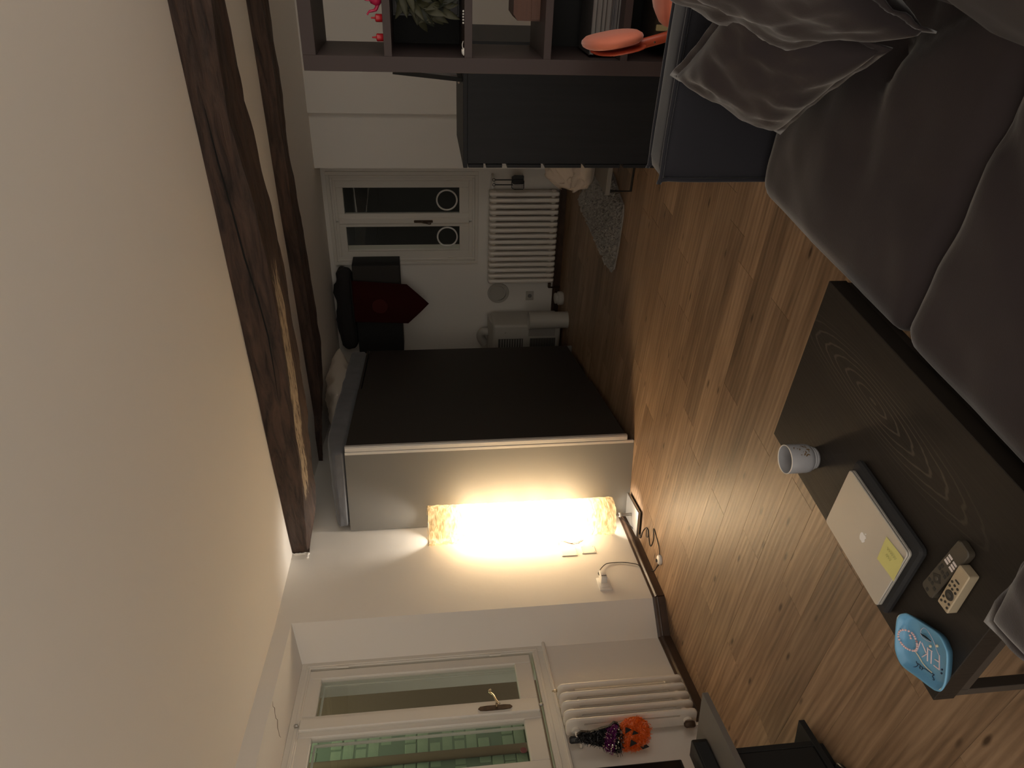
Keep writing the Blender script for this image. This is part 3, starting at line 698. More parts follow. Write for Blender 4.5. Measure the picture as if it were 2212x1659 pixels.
# ------------------------------------------------------------------ sliding wardrobe
wd = thing('sliding_wardrobe', 'tall grey sliding-door wardrobe, its plain side lit by the paper lamp', 'wardrobe', (-2.30, 4.734, 0))
D_, HW, LW = 0.650, 2.155, 2.40
obj('side_panel', Box(-D_, 0, 0, 0.020, 0.0, HW, 0.0015), CARC, wd)
obj('side_panel', Box(-D_, 0, LW-0.02, LW, 0.0, HW, 0.0015), CARC, wd)
obj('back_panel', Box(-D_, -D_+0.008, 0.02, LW-0.02, 0.05, HW), CARC, wd)
obj('top_panel', Box(-D_, 0, 0.02, LW-0.02, HW-0.02, HW, 0.0015), CARC, wd)
obj('plinth', Box(-0.10, -0.08, 0.02, LW-0.02, 0.0, 0.07), DOORM, wd)
obj('bottom_panel', Box(-D_, 0, 0.02, LW-0.02, 0.05, 0.07), CARC, wd)
d1 = obj('door', Box(0.016, 0.034, 0.022, 1.215, 0.055, HW-0.006, 0.001), DOORM, wd); tag(d1, 'near dark sliding door')
d2 = obj('door', Box(-0.012, 0.006, 1.19, LW-0.02, 0.055, HW-0.03, 0.001), DOORM, wd); tag(d2, 'far dark sliding door')
obj('door_profile', Box(0.012, 0.045, -0.004, 0.018, 0.055, HW-0.004, 0.002), ALU, d1)
obj('door_profile', Box(0.046, 0.052, 0.0, 0.030, 0.055, HW-0.004, 0.001), ALU, d1)
e = obj('edge_profile', Box(-0.012, 0.010, -0.006, 0.012, 0.004, HW-0.002, 0.002), ALU, wd); tag(e, 'aluminium edge profile')
obj('door_profile', Box(-0.016, 0.010, 1.185, 1.20, 0.055, HW-0.03, 0.001), ALU, d2)
obj('top_track', Box(-0.03, 0.012, 0.02, LW-0.02, HW-0.022, HW-0.003, 0.001), DOORM, wd)

# grey mattress laid on top, its near end drooping
bm = puffy(new(), 0.64, 2.36, 0.140, 0.035, 0.006, 0.008, 6.0, 4, 28)
for v_ in bm.verts:
    k = max(0.0, 1-(v_.co.y+1.18)/0.42)
    v_.co.z = -0.07+(v_.co.z+0.07)*(1-0.42*k*k)
    k2 = max(0.0, (v_.co.x+0.32)/0.64); v_.co.z += 0.012*k2*(v_.co.z > 0); v_.co.z = max(v_.co.z, -0.072)
mt = obj('mattress', bm, MATT, None, True, (-2.600, 4.732+1.18, HW+0.074)); tag(mt, 'thin grey mattress lying flat on top of the wardrobe', 'mattress')
bm = pillow(new(), 1.22, 0.40, 0.21, 3, 0.020, 26)
pw_ = obj('bed_pillow', bm, PILW, None, True, (-2.475, 6.52, HW+0.150+0.085)); pw_.rotation_euler = (R(3), R(-5), R(88)); tag(pw_, 'cream bed pillow lying on the grey mattress above the wardrobe', 'pillow')

# ------------------------------------------------------------------ floor lamp
LX, LY = -2.832, 4.560
lp = thing('floor_lamp', 'glowing paper column lamp on a square steel foot beside the wardrobe', 'lamp', (LX, LY, 0))
lb = obj('base', Box(-0.105, 0.105, -0.152, 0.148, 0.012, 0.034, 0.006, seg=2), STEEL, lp, 'auto')
lb.location = (0.0, 0.0, 0.0)
obj('rubber_pad', Box(-0.09, 0.09, -0.138, 0.134, 0.0, 0.014, 0.003), BLACKM, lp)
obj('pole', Lathe([(0.011, 0.034), (0.011, 1.56)], 14), STEEL, lp, 'auto')
obj('clip', Lathe([(0.016, 0.118), (0.016, 0.130)], 14), WHITEP, lp, 'auto')
bm = new(); rings = []; NS, NR = 90, 96
Z0, Z1, RS = 0.185, 1.575, 0.143
for i in range(NR+1):
    z = Z0+(Z1-Z0)*i/NR; ring = []
    for k in range(NS):
        a = 2*PI*k/NS
        ca, sa = math.cos(a), math.sin(a)
        wr = 0.0045*fbm((ca*1.4, sa*1.4, z*11), 2.4, 4)+0.0035*fbm((ca*3, sa*3, z*26), 2.0, 3)
        big = 0.004*math.sin(z*4.2+0.6)*math.cos(a*2)
        rr = RS+wr+big-0.006*(1-i/NR)
        ring.append(bm.verts.new((rr*ca, rr*sa, z+(0.006*fbm((ca, sa, z), 3) if i in (0, NR) else 0))))
    rings.append(ring)
for a_, b_ in zip(rings, rings[1:]):
    for k in range(NS): bm.faces.new((a_[k], a_[(k+1) % NS], b_[(k+1) % NS], b_[k]))
sh = obj('lamp_shade', bm, PAPER, lp, True); tag(sh, 'crinkled honey-coloured paper shade')
obj('shade_rim', Tube([(RS*math.cos(2*PI*k/48), RS*math.sin(2*PI*k/48), Z1-0.004) for k in range(48)], 0.0025, 6, True), STEEL, lp, True)
for a0 in (0, 120, 240): obj('spoke', Tube([(0, 0, Z1-0.03), (RS*math.cos(R(a0)), RS*math.sin(R(a0)), Z1-0.006)], 0.002, 6), STEEL, lp)
for k, z in enumerate((0.50, 0.74, 0.98, 1.22)):
    plamp('bulb', (0.0, 0.0, z), BULB_POWER, (1.0, 0.91, 0.79), 0.05, lp)
    obj('bulb_holder', Lathe([(0.016, 0), (0.016, 0.05)], 12, (0, 0.0, z-0.125)), BLACK, lp, 'auto')
cord = [(-0.02, 0.0, 0.12), (-0.075, -0.05, 0.045), (-0.115, -0.12, 0.010), (-0.10, -0.17, 0.004), (-0.03, -0.20, 0.004), (0.045, -0.265, 0.004), (0.055, -0.315, 0.004), (0.02, -0.335, 0.006), (-0.005, -0.305, 0.009), (0.035, -0.290, 0.008), (0.055, -0.31, 0.004), (-0.03, -0.385, 0.004), (0.06, -0.44, 0.004), (0.135, -0.42, 0.004), (0.11, -0.50, 0.004), (0.07, -0.575, 0.006), (0.02, -0.605, 0.01)]
cord2 = [(-0.02, -0.61, 0.01), (-0.07, -0.565, 0.004), (-0.16, -0.50, 0.005), (-0.172, -0.44, 0.07), (-0.168, -0.40, 0.095), (-0.168, -0.37, 0.17), (-0.17, -0.36, 0.25), (-0.168, -0.37, 0.31), (-0.166, -0.42, 0.36), (-0.163, -0.465, 0.385), (-0.150, -0.50, 0.392)]
ck = obj('power_cord', Tube(smooth_pts(cord, 6), 0.0032, 6), BLACK, lp, True); tag(ck, 'black power cord looped on the floor')
obj('power_cord', Tube(smooth_pts(cord2, 6), 0.0030, 6), BLACK, lp, True)
sw = obj('foot_switch', Lathe([(0.034, 0.0), (0.036, 0.006), (0.034, 0.014), (0.026, 0.022), (0.012, 0.025)], 24, (0.005, -0.605, 0)), WHITEP, lp, 'auto'); tag(sw, 'round white foot switch')
obj('switch_button', Lathe([(0.012, 0.020), (0.011, 0.032), (0.004, 0.033)], 16, (-0.004, -0.60, 0)), BLACK, sw, 'auto')
obj('plug', Lathe([(0.006, 0.0), (0.012, 0.012), (0.014, 0.03)], 12, (-0.150, -0.528, 0.392), 'y'), BLACK, lp, 'auto')

# sockets and plates on the lamp wall
def wall_frame(y, z, off=0.0):
    d = Vector((WX1-WX0, 0.97, 0)).normalized(); n = Vector((d.y, -d.x, 0))
    return frame_from((wallx(y)+off, y, z), d, n)       # local x along the wall (far), y out of the wall, z = down/up
def on_wall(o, y, z): o.matrix_world = wall_frame(y, z)
so = thing('wall_socket', 'white wall socket with a plugged-in adapter near the skirting', 'socket'); on_wall(so, 3.99, 0.375)
obj('face_plate', Box(-0.062, 0.062, 0, 0.010, -0.044, 0.044, 0.004, seg=2), WHITEP, so, 'auto')
obj('inner_plate', Box(-0.04, 0.045, 0.010, 0.014, -0.030, 0.030, 0.003), WHITEP, so, 'auto')
ad = thing('usb_adapter', 'white charger cube plugged into the wall socket', 'adapter'); on_wall(ad, 4.02, 0.378)
obj('body', Box(-0.035, 0.045, 0.014, 0.066, -0.022, 0.022, 0.006, seg=2), WHITEP, ad, 'auto')
for q in (-0.012, 0.0, 0.012): obj('usb_port', Box(-0.018, -0.010, 0.0655, 0.0668, q-0.0045, q+0.0045), BLACK, ad)
obj('socket_hole', Lathe([(0.019, 0), (0.019, 0.003)], 18, (0.044, 0.040, 0), 'x'), PAGES, ad)
for k, (y0, y1, z0, z1, lb_) in enumerate(((4.305, 4.43, 0.495, 0.612, 'upper white blanking plate with loose wires behind the lamp'), (4.32, 4.405, 0.353, 0.460, 'lower white blanking plate just above the skirting by the lamp'))):
    p = thing('blanking_plate', lb_, 'plate', group='blanking plates beside the lamp'); on_wall(p, (y0+y1)/2, (z0+z1)/2)
    hw, hh = (y1-y0)/2, (z1-z0)/2
    obj('cover', Box(-hw, hw, 0, 0.007, -hh, hh, 0.003), WALL, p)
    for sx in (-1, 1):
        for sz in (-1, 1): obj('screw', Lathe([(0.004, 0.007), (0.003, 0.0085)], 8, (sx*(hw-0.012), 0, sz*(hh-0.012)), 'y'), STEEL, p)
for k, pts in enumerate(([(4.47, .60, .01), (4.43, .612, .03), (4.41, .615, .02)], [(4.48, .58, .01), (4.40, .555, .045), (4.375, .52, .05), (4.39, .47, .045), (4.47, .42, .01)], [(4.485, .57, .01), (4.41, .55, .04), (4.383, .51, .045), (4.40, .47, .04), (4.48, .43, .01)], [(4.47, .59, .01), (4.39, .56, .055), (4.372, .525, .06), (4.40, .465, .05), (4.46, .425, .01)])):
    o = obj('loose_wire', Tube(smooth_pts([(wallx(y)+of, y, z) for y, z, of in pts], 5), 0.0018, 5), EXTB, None, True)
    tag(o, ['short loose brown wire end above the upper blanking plate', 'outermost loop of thin brown wire by the blanking plates', 'middle loop of thin brown wire by the blanking plates', 'innermost loop of thin brown wire hanging furthest out from the wall'][k], 'wire', 'loose wires behind the lamp')

# ------------------------------------------------------------------ far corner of the room
cb = thing('wall_cabinet', 'black wall cabinet high in the far corner behind the red pennant', 'cabinet', tuple(Fp(0, 7.10)), FF)
obj('body', Box(-4.14, -3.07, 0.02, 0.26, 1.80, 2.30, 0.003), BLACKM, cb)
obj('door', Box(-3.60, -3.075, 0.0, 0.018, 1.803, 2.297, 0.003), mat('charcoal_front', (0.028, 0.024, 0.020), 0.6), cb)
obj('door', Box(-4.135, -3.61, 0.0, 0.018, 1.803, 2.297, 0.003), BLACKM, cb)
bm = puffy(new(), 0.95, 0.20, 0.17, 0.06, 0.03, 0.04, 5.0, 9, 18)
cl = obj('folded_clothes', bm, DARKF, None, True, tuple(Fp(-3.62, 7.22, 2.400)), FF); tag(cl, 'dark heap of folded clothes on top of the black wall cabinet', 'clothes')
pn = thing('pennant', 'dark red pointed felt pennant hanging in front of the black cabinet', 'pennant', tuple(Fp(0, 7.06)), FF)
bm = new(); NXp, NZp = 22, 30; g = []
for i in range(NXp+1):
    col_ = []
    for j in range(NZp+1):
        u = i/NXp; v_ = j/NZp
        xl = -3.71+(-3.745+3.71)*v_; xr = -3.215-0.05*v_
        x = xl+(xr-xl)*u; bot = 1.735-0.005*u; tip = 1.50
        zb = bot+(tip-bot)*(1-abs(2*u-1)*1.0); z = 2.315+(zb-2.315)*v_
        col_.append(bm.verts.new((x, 0.006*math.sin(u*9+v_*2), z)))
    g.append(col_)
for i in range(NXp):
    for j in range(NZp): bm.faces.new((g[i][j], g[i+1][j], g[i+1][j+1], g[i][j+1]))
bmesh.ops.solidify(bm, geom=bm.faces[:], thickness=0.004)
obj('cloth', bm, REDF, pn, True)
obj('emblem', Lathe([(0.085, -0.010), (0.085, -0.012), (0.06, -0.0125)], 28, (-3.52, 0, 2.03), 'y'), mat('faint_dark_red', (0.062, 0.004, 0.003), 0.95), pn)
obj('hanging_rod', Lathe([(0.006, -3.73), (0.006, -3.20)], 8, (0, 0.0, 2.318), 'x'), BLACKM, pn)

ac = thing('air_conditioner', 'white portable air conditioner with dark grilles in the far corner', 'air conditioner', tuple(Fp(0, 6.93)), FF)
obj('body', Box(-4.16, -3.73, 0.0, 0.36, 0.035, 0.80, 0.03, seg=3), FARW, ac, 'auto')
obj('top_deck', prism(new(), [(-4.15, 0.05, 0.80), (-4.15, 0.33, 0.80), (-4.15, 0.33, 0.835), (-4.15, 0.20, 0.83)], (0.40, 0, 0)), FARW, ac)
GR = mat('grille_grey', (0.09, 0.088, 0.082), 0.6)
gp = obj('front_grille', Box(-4.12, -3.90, -0.004, 0.004, 0.46, 0.74, 0.003), GR, ac)
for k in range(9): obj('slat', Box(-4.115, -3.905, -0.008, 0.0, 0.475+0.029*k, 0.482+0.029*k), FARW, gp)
gp = obj('front_grille', Box(-4.12, -3.90, -0.004, 0.004, 0.09, 0.38, 0.003), GR, ac)
for k in range(9): obj('slat', Box(-4.115, -3.905, -0.008, 0.0, 0.105+0.030*k, 0.109+0.030*k), GREYM, gp)
obj('side_panel', Box(-3.875, -3.765, -0.003, 0.004, 0.10, 0.40, 0.003), mat('panel_grey', (0.32, 0.30, 0.27), 0.6), ac)
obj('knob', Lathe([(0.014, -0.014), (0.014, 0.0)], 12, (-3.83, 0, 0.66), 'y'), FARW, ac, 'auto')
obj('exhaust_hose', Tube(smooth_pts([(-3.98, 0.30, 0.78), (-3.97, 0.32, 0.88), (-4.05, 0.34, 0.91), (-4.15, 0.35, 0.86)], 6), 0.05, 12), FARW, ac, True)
bn = thing('waste_bin', 'slim white cylindrical bin between the wall and the air conditioner', 'bin', tuple(Fp(-3.605, 6.80)), FF)
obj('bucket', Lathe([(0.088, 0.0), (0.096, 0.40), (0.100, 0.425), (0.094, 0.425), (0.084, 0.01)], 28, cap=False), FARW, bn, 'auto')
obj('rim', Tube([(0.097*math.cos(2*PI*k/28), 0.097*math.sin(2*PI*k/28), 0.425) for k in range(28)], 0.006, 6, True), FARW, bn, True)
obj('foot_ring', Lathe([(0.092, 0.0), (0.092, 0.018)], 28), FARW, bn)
sc_ = thing('air_purifier', 'small round white appliance on the floor beside the slim bin', 'appliance', tuple(Fp(-3.50, 7.12)), FF)
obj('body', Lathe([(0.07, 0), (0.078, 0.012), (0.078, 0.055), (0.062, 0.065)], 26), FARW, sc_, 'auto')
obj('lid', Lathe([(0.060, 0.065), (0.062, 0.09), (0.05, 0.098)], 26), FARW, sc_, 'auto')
rv = thing('wall_vent', 'round pale wall vent with a loose lid beside the far radiator', 'vent', tuple(Fp(-3.54, 7.37, 0.705)), FF)
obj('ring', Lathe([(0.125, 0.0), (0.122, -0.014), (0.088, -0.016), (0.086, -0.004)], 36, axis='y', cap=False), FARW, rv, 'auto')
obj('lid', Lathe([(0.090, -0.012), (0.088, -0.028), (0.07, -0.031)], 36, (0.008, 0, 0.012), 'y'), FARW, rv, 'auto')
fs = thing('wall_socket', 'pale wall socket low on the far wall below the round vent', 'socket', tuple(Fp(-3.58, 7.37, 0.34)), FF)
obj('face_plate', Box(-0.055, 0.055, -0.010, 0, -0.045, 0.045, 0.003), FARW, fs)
obj('socket_hole', Lathe([(0.024, -0.012), (0.024, -0.009)], 18, (0, 0, 0), 'y'), PAGES, fs)
# two swatters hanging from the far valve
for k, (t_, n_, lab, solid) in enumerate(((-2.155, 7.10, 'solid black fly swatter hanging beside the far radiator', True), (-2.20, 7.085, 'black mesh fly swatter hanging in front of the solid one', False))):
    f = thing('fly_swatter', lab, 'fly swatter', tuple(Fp(t_, n_)), FF, 'fly swatters by the far radiator')
    obj('handle', Tube([(0, 0, 0.80), (0.0, 0, 0.62)], 0.006, 8), BLACK, f)
    pad = [(-0.03, 0, 0.63), (0.03, 0, 0.63), (0.048, 0, 0.60), (0.046, 0, 0.515), (0.038, 0, 0.505), (-0.038, 0, 0.505), (-0.046, 0, 0.515), (-0.048, 0, 0.60)]
    if solid: obj('paddle', prism(new(), pad, (0, 0.006, 0)), BLACK, f)
    else:
        obj('paddle_rim', Tube(pad, 0.004, 6, True), BLACK, f)
        bm = new()
        for q in range(6): box(bm, -0.042+0.0165*q-0.0012, -0.042+0.0165*q+0.0012, -0.001, 0.001, 0.508, 0.625)
        for q in range(8): box(bm, -0.045, 0.045, -0.001, 0.001, 0.515+0.0145*q-0.0012, 0.515+0.0145*q+0.0012)
        o = obj('mesh', bm, BLACK, f); tag(o, kind='stuff')
    obj('loop', Tube([(0.014*math.cos(2*PI*q/16), 0.0, 0.81+0.014*math.sin(2*PI*q/16)) for q in range(16)], 0.003, 6, True), BLACK, f)

# low black bench with sled frame, bag on it, sheepskin below
lbn = thing('low_bench', 'low black bench on a thin sled frame behind the tall chest', 'bench', tuple(A(0, 0, 0)), AF)
bl = lambda x, y: (x*ET.x+y*ET.y, x*EW.x+y*EW.y)
bx0, by0 = bl(-0.545, 5.245); 
obj('top', Box(bx0, bx0+0.62, by0, by0+0.64, 0.165, 0.20, 0.004), mat('bench_top_grey', (0.17, 0.16, 0.15), 0.5), lbn)
obj('sled_frame', Tube([(bx0+0.03, by0+0.01, 0.165), (bx0+0.03, by0+0.01, 0.009), (bx0+0.56, by0+0.01, 0.009), (bx0+0.56, by0+0.01, 0.165)], 0.010, 6), BLACK, lbn)
obj('sled_frame', Tube([(bx0+0.03, by0+0.60, 0.165), (bx0+0.03, by0+0.60, 0.009), (bx0+0.56, by0+0.60, 0.009), (bx0+0.56, by0+0.60, 0.165)], 0.010, 6), BLACK, lbn)
bm = puffy(new(), 0.42, 0.30, 0.33, 0.10, 0.03, 0.07, 9.0, 5, 30)
bg_ = obj('cloth_bag', bm, BEIGEC, None, True, tuple(A(bx0+0.10, by0+0.47, 0.365)), AF); tag(bg_, 'crumpled beige cloth bag slumped on the low black bench', 'bag')
# sheepskin: base skin plus a thick pile
rug_out = [(-0.743, 6.949), (-0.40, 6.3), (-0.36, 5.95), (-0.44, 5.75), (-0.536, 5.60), (-0.631, 5.42), (-0.72, 5.41), (-0.817, 5.44), (-0.98, 5.49), (-1.163, 5.578), (-1.135, 5.72), (-1.05, 6.008), (-0.97, 6.25), (-0.911, 6.466), (-0.84, 6.70)]
rg = thing('sheepskin_rug', 'pale grey shaggy sheepskin lying on the floor near the low bench', 'rug', (0, 0, 0))
obj('skin', slab(rug_out, 0.001, 0.012), FURM, rg)
def inside(x, y, poly):
    c = False; j = len(poly)-1
    for i in range(len(poly)):
        if (poly[i][1] > y) != (poly[j][1] > y) and x < (poly[j][0]-poly[i][0])*(y-poly[i][1])/(poly[j][1]-poly[i][1])+poly[i][0]: c = not c
        j = i
    return c
bm = new(); r2 = random.Random(3); cnt = 0
while cnt < 9000:
    x, y = r2.uniform(-1.18, -0.34), r2.uniform(5.38, 6.97)
    if not inside(x, y, rug_out): continue
    cnt += 1
    a = r2.gauss(3.9, 0.7); l = r2.uniform(0.025, 0.055); hgt = r2.uniform(0.012, 0.040); ww = 0.006
    dx, dy = math.cos(a)*l, math.sin(a)*l
    p = [bm.verts.new((x-dy/l*ww, y+dx/l*ww, 0.010)), bm.verts.new((x+dy/l*ww, y-dx/l*ww, 0.010)), bm.verts.new((x+dx*0.6+dy/l*ww*.6, y+dy*0.6-dx/l*ww*.6, 0.012+hgt)), bm.verts.new((x+dx, y+dy, 0.010+hgt*0.8))]
    bm.faces.new(p)
o = obj('pile', bm, FURM, rg); tag(o, kind='stuff')

# ------------------------------------------------------------------ tall chest of drawers
KC = 4.40
ch = thing('chest_of_drawers', 'tall black chest of drawers seen from its side, left of the bookcase', 'chest', tuple(Fp(0, KC)), FF)
x0c, x1c, hc = -1.235, -0.55, 1.275
obj('side_panel', Box(x0c, x1c, 0, 0.022, 0.0, hc-0.026, 0.001), CHESTM, ch)
obj('side_panel', Box(x0c, x1c, 0.78, 0.80, 0.0, hc-0.026, 0.001), CHESTM, ch)
obj('top_panel', Box(x0c-0.026, x1c, -0.004, 0.804, hc-0.026, hc, 0.002), CHESTM, ch)
obj('back_panel', Box(x1c-0.01, x1c, 0.022, 0.78, 0.02, hc-0.026), CHESTM, ch)
obj('plinth', Box(x0c+0.03, x0c+0.045, 0.022, 0.78, 0.0, 0.06), CHESTM, ch)
dz = [(1.150, 1.243), (1.034, 1.133), (0.790, 1.003), (0.535, 0.766), (0.285, 0.512), (0.06, 0.262)]
for z0, z1 in dz:
    d = obj('drawer', Box(x0c-0.027, x0c-0.005, 0.004, 0.796, z0, z1, 0.0015), CHESTM, ch)
    obj('drawer_box', Box(x0c-0.004, x1c-0.05, 0.05, 0.75, z0+0.02, z1-0.03), CHESTM, d)
for k in range(3):
    pf = thing('picture_frame', ['dark wooden picture frame leaning nearest on the chest top', 'second brown picture frame in the row leaning on the chest', 'rearmost brown picture frame leaning on the chest'][k], 'picture frame', tuple(Fp(-0.60+0.0*k, KC+0.25+0.09*k, hc)), FF, 'picture frames leaning on the chest')
    ang = R(5.2-0.9*k)
    for nm, bx_ in (('frame', (-0.012, 0.012, -0.16, 0.16, 0, 0.40)),):
        bm = new(); xx = [(-0.16, -0.14), (0.14, 0.16)]
        box(bm, -0.011, 0.011, -0.16, -0.135, 0, 0.405, 0.001); box(bm, -0.011, 0.011, 0.135, 0.16, 0, 0.405, 0.001); box(bm, -0.011, 0.011, -0.136, 0.136, 0, 0.025, 0.001); box(bm, -0.011, 0.011, -0.136, 0.136, 0.38, 0.405, 0.001)
        M = Matrix.Translation((-0.172-0.006*k, 0, 0)) @ Matrix.Rotation(ang, 4, 'Y')
        bmesh.ops.transform(bm, matrix=M, verts=bm.verts[:]); obj('frame', bm, WALNUT if k else BLACKM, pf)
        bm = Box(-0.004, 0.004, -0.136, 0.136, 0.024, 0.381); bmesh.ops.transform(bm, matrix=M, verts=bm.verts[:]); obj('backing', bm, GREYBACK, pf)
tr_ = thing('trinket', 'small pale trinket lying on the chest top beside the frames', 'trinket', tuple(Fp(-0.80, KC+0.35, hc)), FF)
obj('stone', Lathe([(0.008, 0), (0.012, 0.008), (0.008, 0.02), (0.003, 0.024)], 12), PILW, tr_, True)
obj('stone', Lathe([(0.006, 0), (0.009, 0.006), (0.004, 0.014)], 12, (-0.03, 0.0, 0)), PILW, tr_, True)

# ------------------------------------------------------------------ bookcase
KB, DB = 3.42, 0.45
bc = thing('bookcase', 'tall dark open cube bookcase standing between sofa and chest', 'bookcase', tuple(Fp(0, KB)), FF)
TB, TB1 = 2.023, 1.10
FRT, SHT = 0.063, 0.034
xl, xr_ = -0.560, 1.05
obj('side_board', Box(xl, xl+FRT, 0, DB, 0, TB, 0.001), BOOKM, bc)
obj('side_board', Box(xr_-FRT, xr_, 0, DB, 0, TB, 0.001), BOOKM, bc)
obj('top_board', Box(xl+FRT, xr_-FRT, 0, DB, TB-FRT*0.9, TB, 0.001), BOOKM, bc)
obj('bottom_board', Box(xl+FRT, xr_-FRT, 0, DB, 0.18, 0.18+FRT, 0.001), BOOKM, bc)
shelves = [1.658, 1.308, 0.955, 0.603]
cols = [xl+FRT, 0.02, 0.52, xr_-FRT]
for z in shelves: obj('shelf', Box(xl+FRT, xr_-FRT, 0.002, DB-0.002, z-SHT/2, z+SHT/2, 0.001), BOOKM, bc)
zz = [TB-FRT*0.9]+[z for z in shelves]+[0.243]
for x in cols[1:-1]:
    for a_, b_ in zip(zz, zz[1:]): obj('divider', Box(x-0.012, x+0.012, 0.004, DB-0.004, b_+SHT/2, a_-SHT/2), BOOKM, bc)
# solid backs of the second, fourth and fifth cells
for i, (za, zb) in enumerate(zip(zz, zz[1:])):
    if i in (1, 3, 4): obj('back_panel', Box(cols[0], cols[3], DB-0.012, DB-0.004, zb+SHT/2, za-SHT/2), BLACKM, bc)
BL = lambda x, y, z: tuple(Fp(x, KB+y, z))
# red teapot and two red candles on the top shelf
zs = shelves[0]+SHT/2
for k, (x, lab) in enumerate(((-0.352, 'dark red candle in a pot, the nearer of two on the top shelf'), (-0.428, 'red candle in a pot at the left end of the top shelf'))):
    t_ = thing('red_candle', lab, 'candle', BL(x, 0.05, zs), FF, 'red candles on the top shelf')
    obj('pot', Lathe([(0.013, 0), (0.016, 0.004), (0.016, 0.028), (0.013, 0.031)], 16), REDP, t_, 'auto'); obj('wick_cap', Lathe([(0.006, 0.030), (0.004, 0.036), (0.003, 0.050)], 10), REDP, t_, 'auto')
t_ = thing('red_teapot', 'small pink-red glass watering pot on the top shelf', 'teapot', BL(-0.275, 0.07, zs), FF)
obj('body', Lathe([(0.018, 0), (0.030, 0.010), (0.033, 0.028), (0.024, 0.048), (0.012, 0.054)], 20), PINKR, t_, True)
obj('spout', Tube(smooth_pts([(-0.026, 0, 0.018), (-0.048, 0, 0.030), (-0.055, 0, 0.055), (-0.068, 0, 0.066)], 4), [0.008]*5+[0.006]*4+[0.004]*4, 8), PINKR, t_, True)
obj('handle', Tube(smooth_pts([(-0.012, 0, 0.050), (-0.008, 0, 0.075), (0.020, 0, 0.080), (0.032, 0, 0.035)], 4), 0.004, 8), PINKR, t_, True)
# wreath standing in the second cell, in front of a grey print
zs = shelves[1]+SHT/2
pr = thing('framed_print', 'grey framed print leaning behind the leafy wreath', 'picture', BL(-0.15, 0.40, zs), FF)
obj('print', Box(-0.22, 0.16, 0.006, 0.014, 0.004, 0.31), GREYBACK, pr)
obj('frame', xframe(new(), -0.225, 0.165, 0.0, 0.315, 0.010, 0.010, 0.010, 0.0, 0.018, 0.001), BLACK, pr)
wr = thing('leaf_wreath', 'dark olive leaf wreath standing upright in the second bookcase cell', 'wreath', BL(-0.200, 0.20, zs+0.157), FF)
obj('hoop', Tube([(0.110*math.cos(2*PI*k/30), 0, 0.110*math.sin(2*PI*k/30)) for k in range(30)], 0.012, 6, True), LEAFD, wr, True)
def leaf_mesh(m_):
    bm = new(); n = 6; L_ = 0.105; W_ = 0.016; c_, l_, r_ = [], [], []
    for i in range(n+1):
        u = i/n; wdt = W_*math.sin(PI*min(1, u*0.92+0.06))**0.9; z = 0.016*math.sin(PI*u)-0.018*u*u
        c_.append(bm.verts.new((L_*u, 0, z-0.003))); l_.append(bm.verts.new((L_*u, wdt, z+0.004))); r_.append(bm.verts.new((L_*u, -wdt, z+0.004)))
    for i in range(n):
        bm.faces.new((c_[i], c_[i+1], l_[i+1], l_[i])); bm.faces.new((r_[i], r_[i+1], c_[i+1], c_[i]))
    me = bpy.data.meshes.new('leaf'); bm.to_mesh(me); bm.free(); me.materials.append(m_); me.polygons.foreach_set('use_smooth', [True]*len(me.polygons)); return me
lm_, ld_ = leaf_mesh(LEAFM), leaf_mesh(LEAFD)
r3 = random.Random(12)
for k in range(170):
    a = r3.uniform(0, 2*PI) if k < 120 else r3.uniform(PI*0.9, PI*1.5); rr = 0.112+r3.uniform(-0.02, 0.025)
    o = link('leaf', lm_ if r3.random() < 0.62 else ld_, wr, (rr*math.cos(a), r3.uniform(-0.035, 0.02), rr*math.sin(a)))
    # lie roughly along the hoop, flaring outwards
    d = Vector((-math.sin(a)*0.8+math.cos(a)*r3.uniform(-0.3, 0.8), r3.uniform(-0.5, 0.2), math.cos(a)*0.8+math.sin(a)*r3.uniform(-0.3, 0.8))).normalized()
    if abs(o.location.z+d.z*0.115) > 0.150: d.z = -math.copysign(abs(d.z)*0.25+0.05, o.location.z); d.normalize()
    up_ = Vector((r3.uniform(-.4, .4), -1, r3.uniform(-.4, .4)))
    M = frame_from(o.location, d, up_.cross(d)); s_ = r3.uniform(0.7, 1.15); o.matrix_local = M @ Matrix.Scale(s_, 4)
bd = thing('bead_string', 'short string of white beads on the shelf below the wreath', 'beads', BL(-0.36, 0.02, zs), FF)
for k in range(5): obj('bead', Lathe([(0.001, 0.0), (0.004, 0.002), (0.004, 0.006), (0.001, 0.008)], 8, (-0.0+0.0115*k, 0.006*math.sin(k), 0)), WHITEP, bd, True)
tg = thing('gift_tag', 'crumpled white paper tag lying at the left end of the wreath shelf', 'tag', BL(-0.475, 0.03, zs), FF)
obj('paper', puffy(new(), 0.030, 0.018, 0.012, 0.004, 0.003, 0.006, 60, 2, 6), WHITEP, tg, True)
obj('string', Tube(smooth_pts([(0.012, 0, 0.006), (0.028, 0.002, 0.008), (0.042, 0.0, 0.004)], 4), 0.0016, 5), WHITEP, tg)
# walnut box in the third cell
zs = shelves[2]+SHT/2
wb = thing('wooden_box', 'brown wooden box with clipped corner in the third bookcase cell', 'box', BL(0, 0.16, zs), FF)
obj('body', prism(new(), [(-0.445, 0, 0), (0.0, 0, 0), (0.0, 0, 0.122), (-0.420, 0, 0.122), (-0.445, 0, 0.102)], (0, 0.2, 0)), WALNUT, wb).location = (0.085, 0, 0)
obj('lid_board', Box(-0.355, 0.09, -0.004, 0.204, 0.0, 0.042, 0.001), WALNUT, wb)
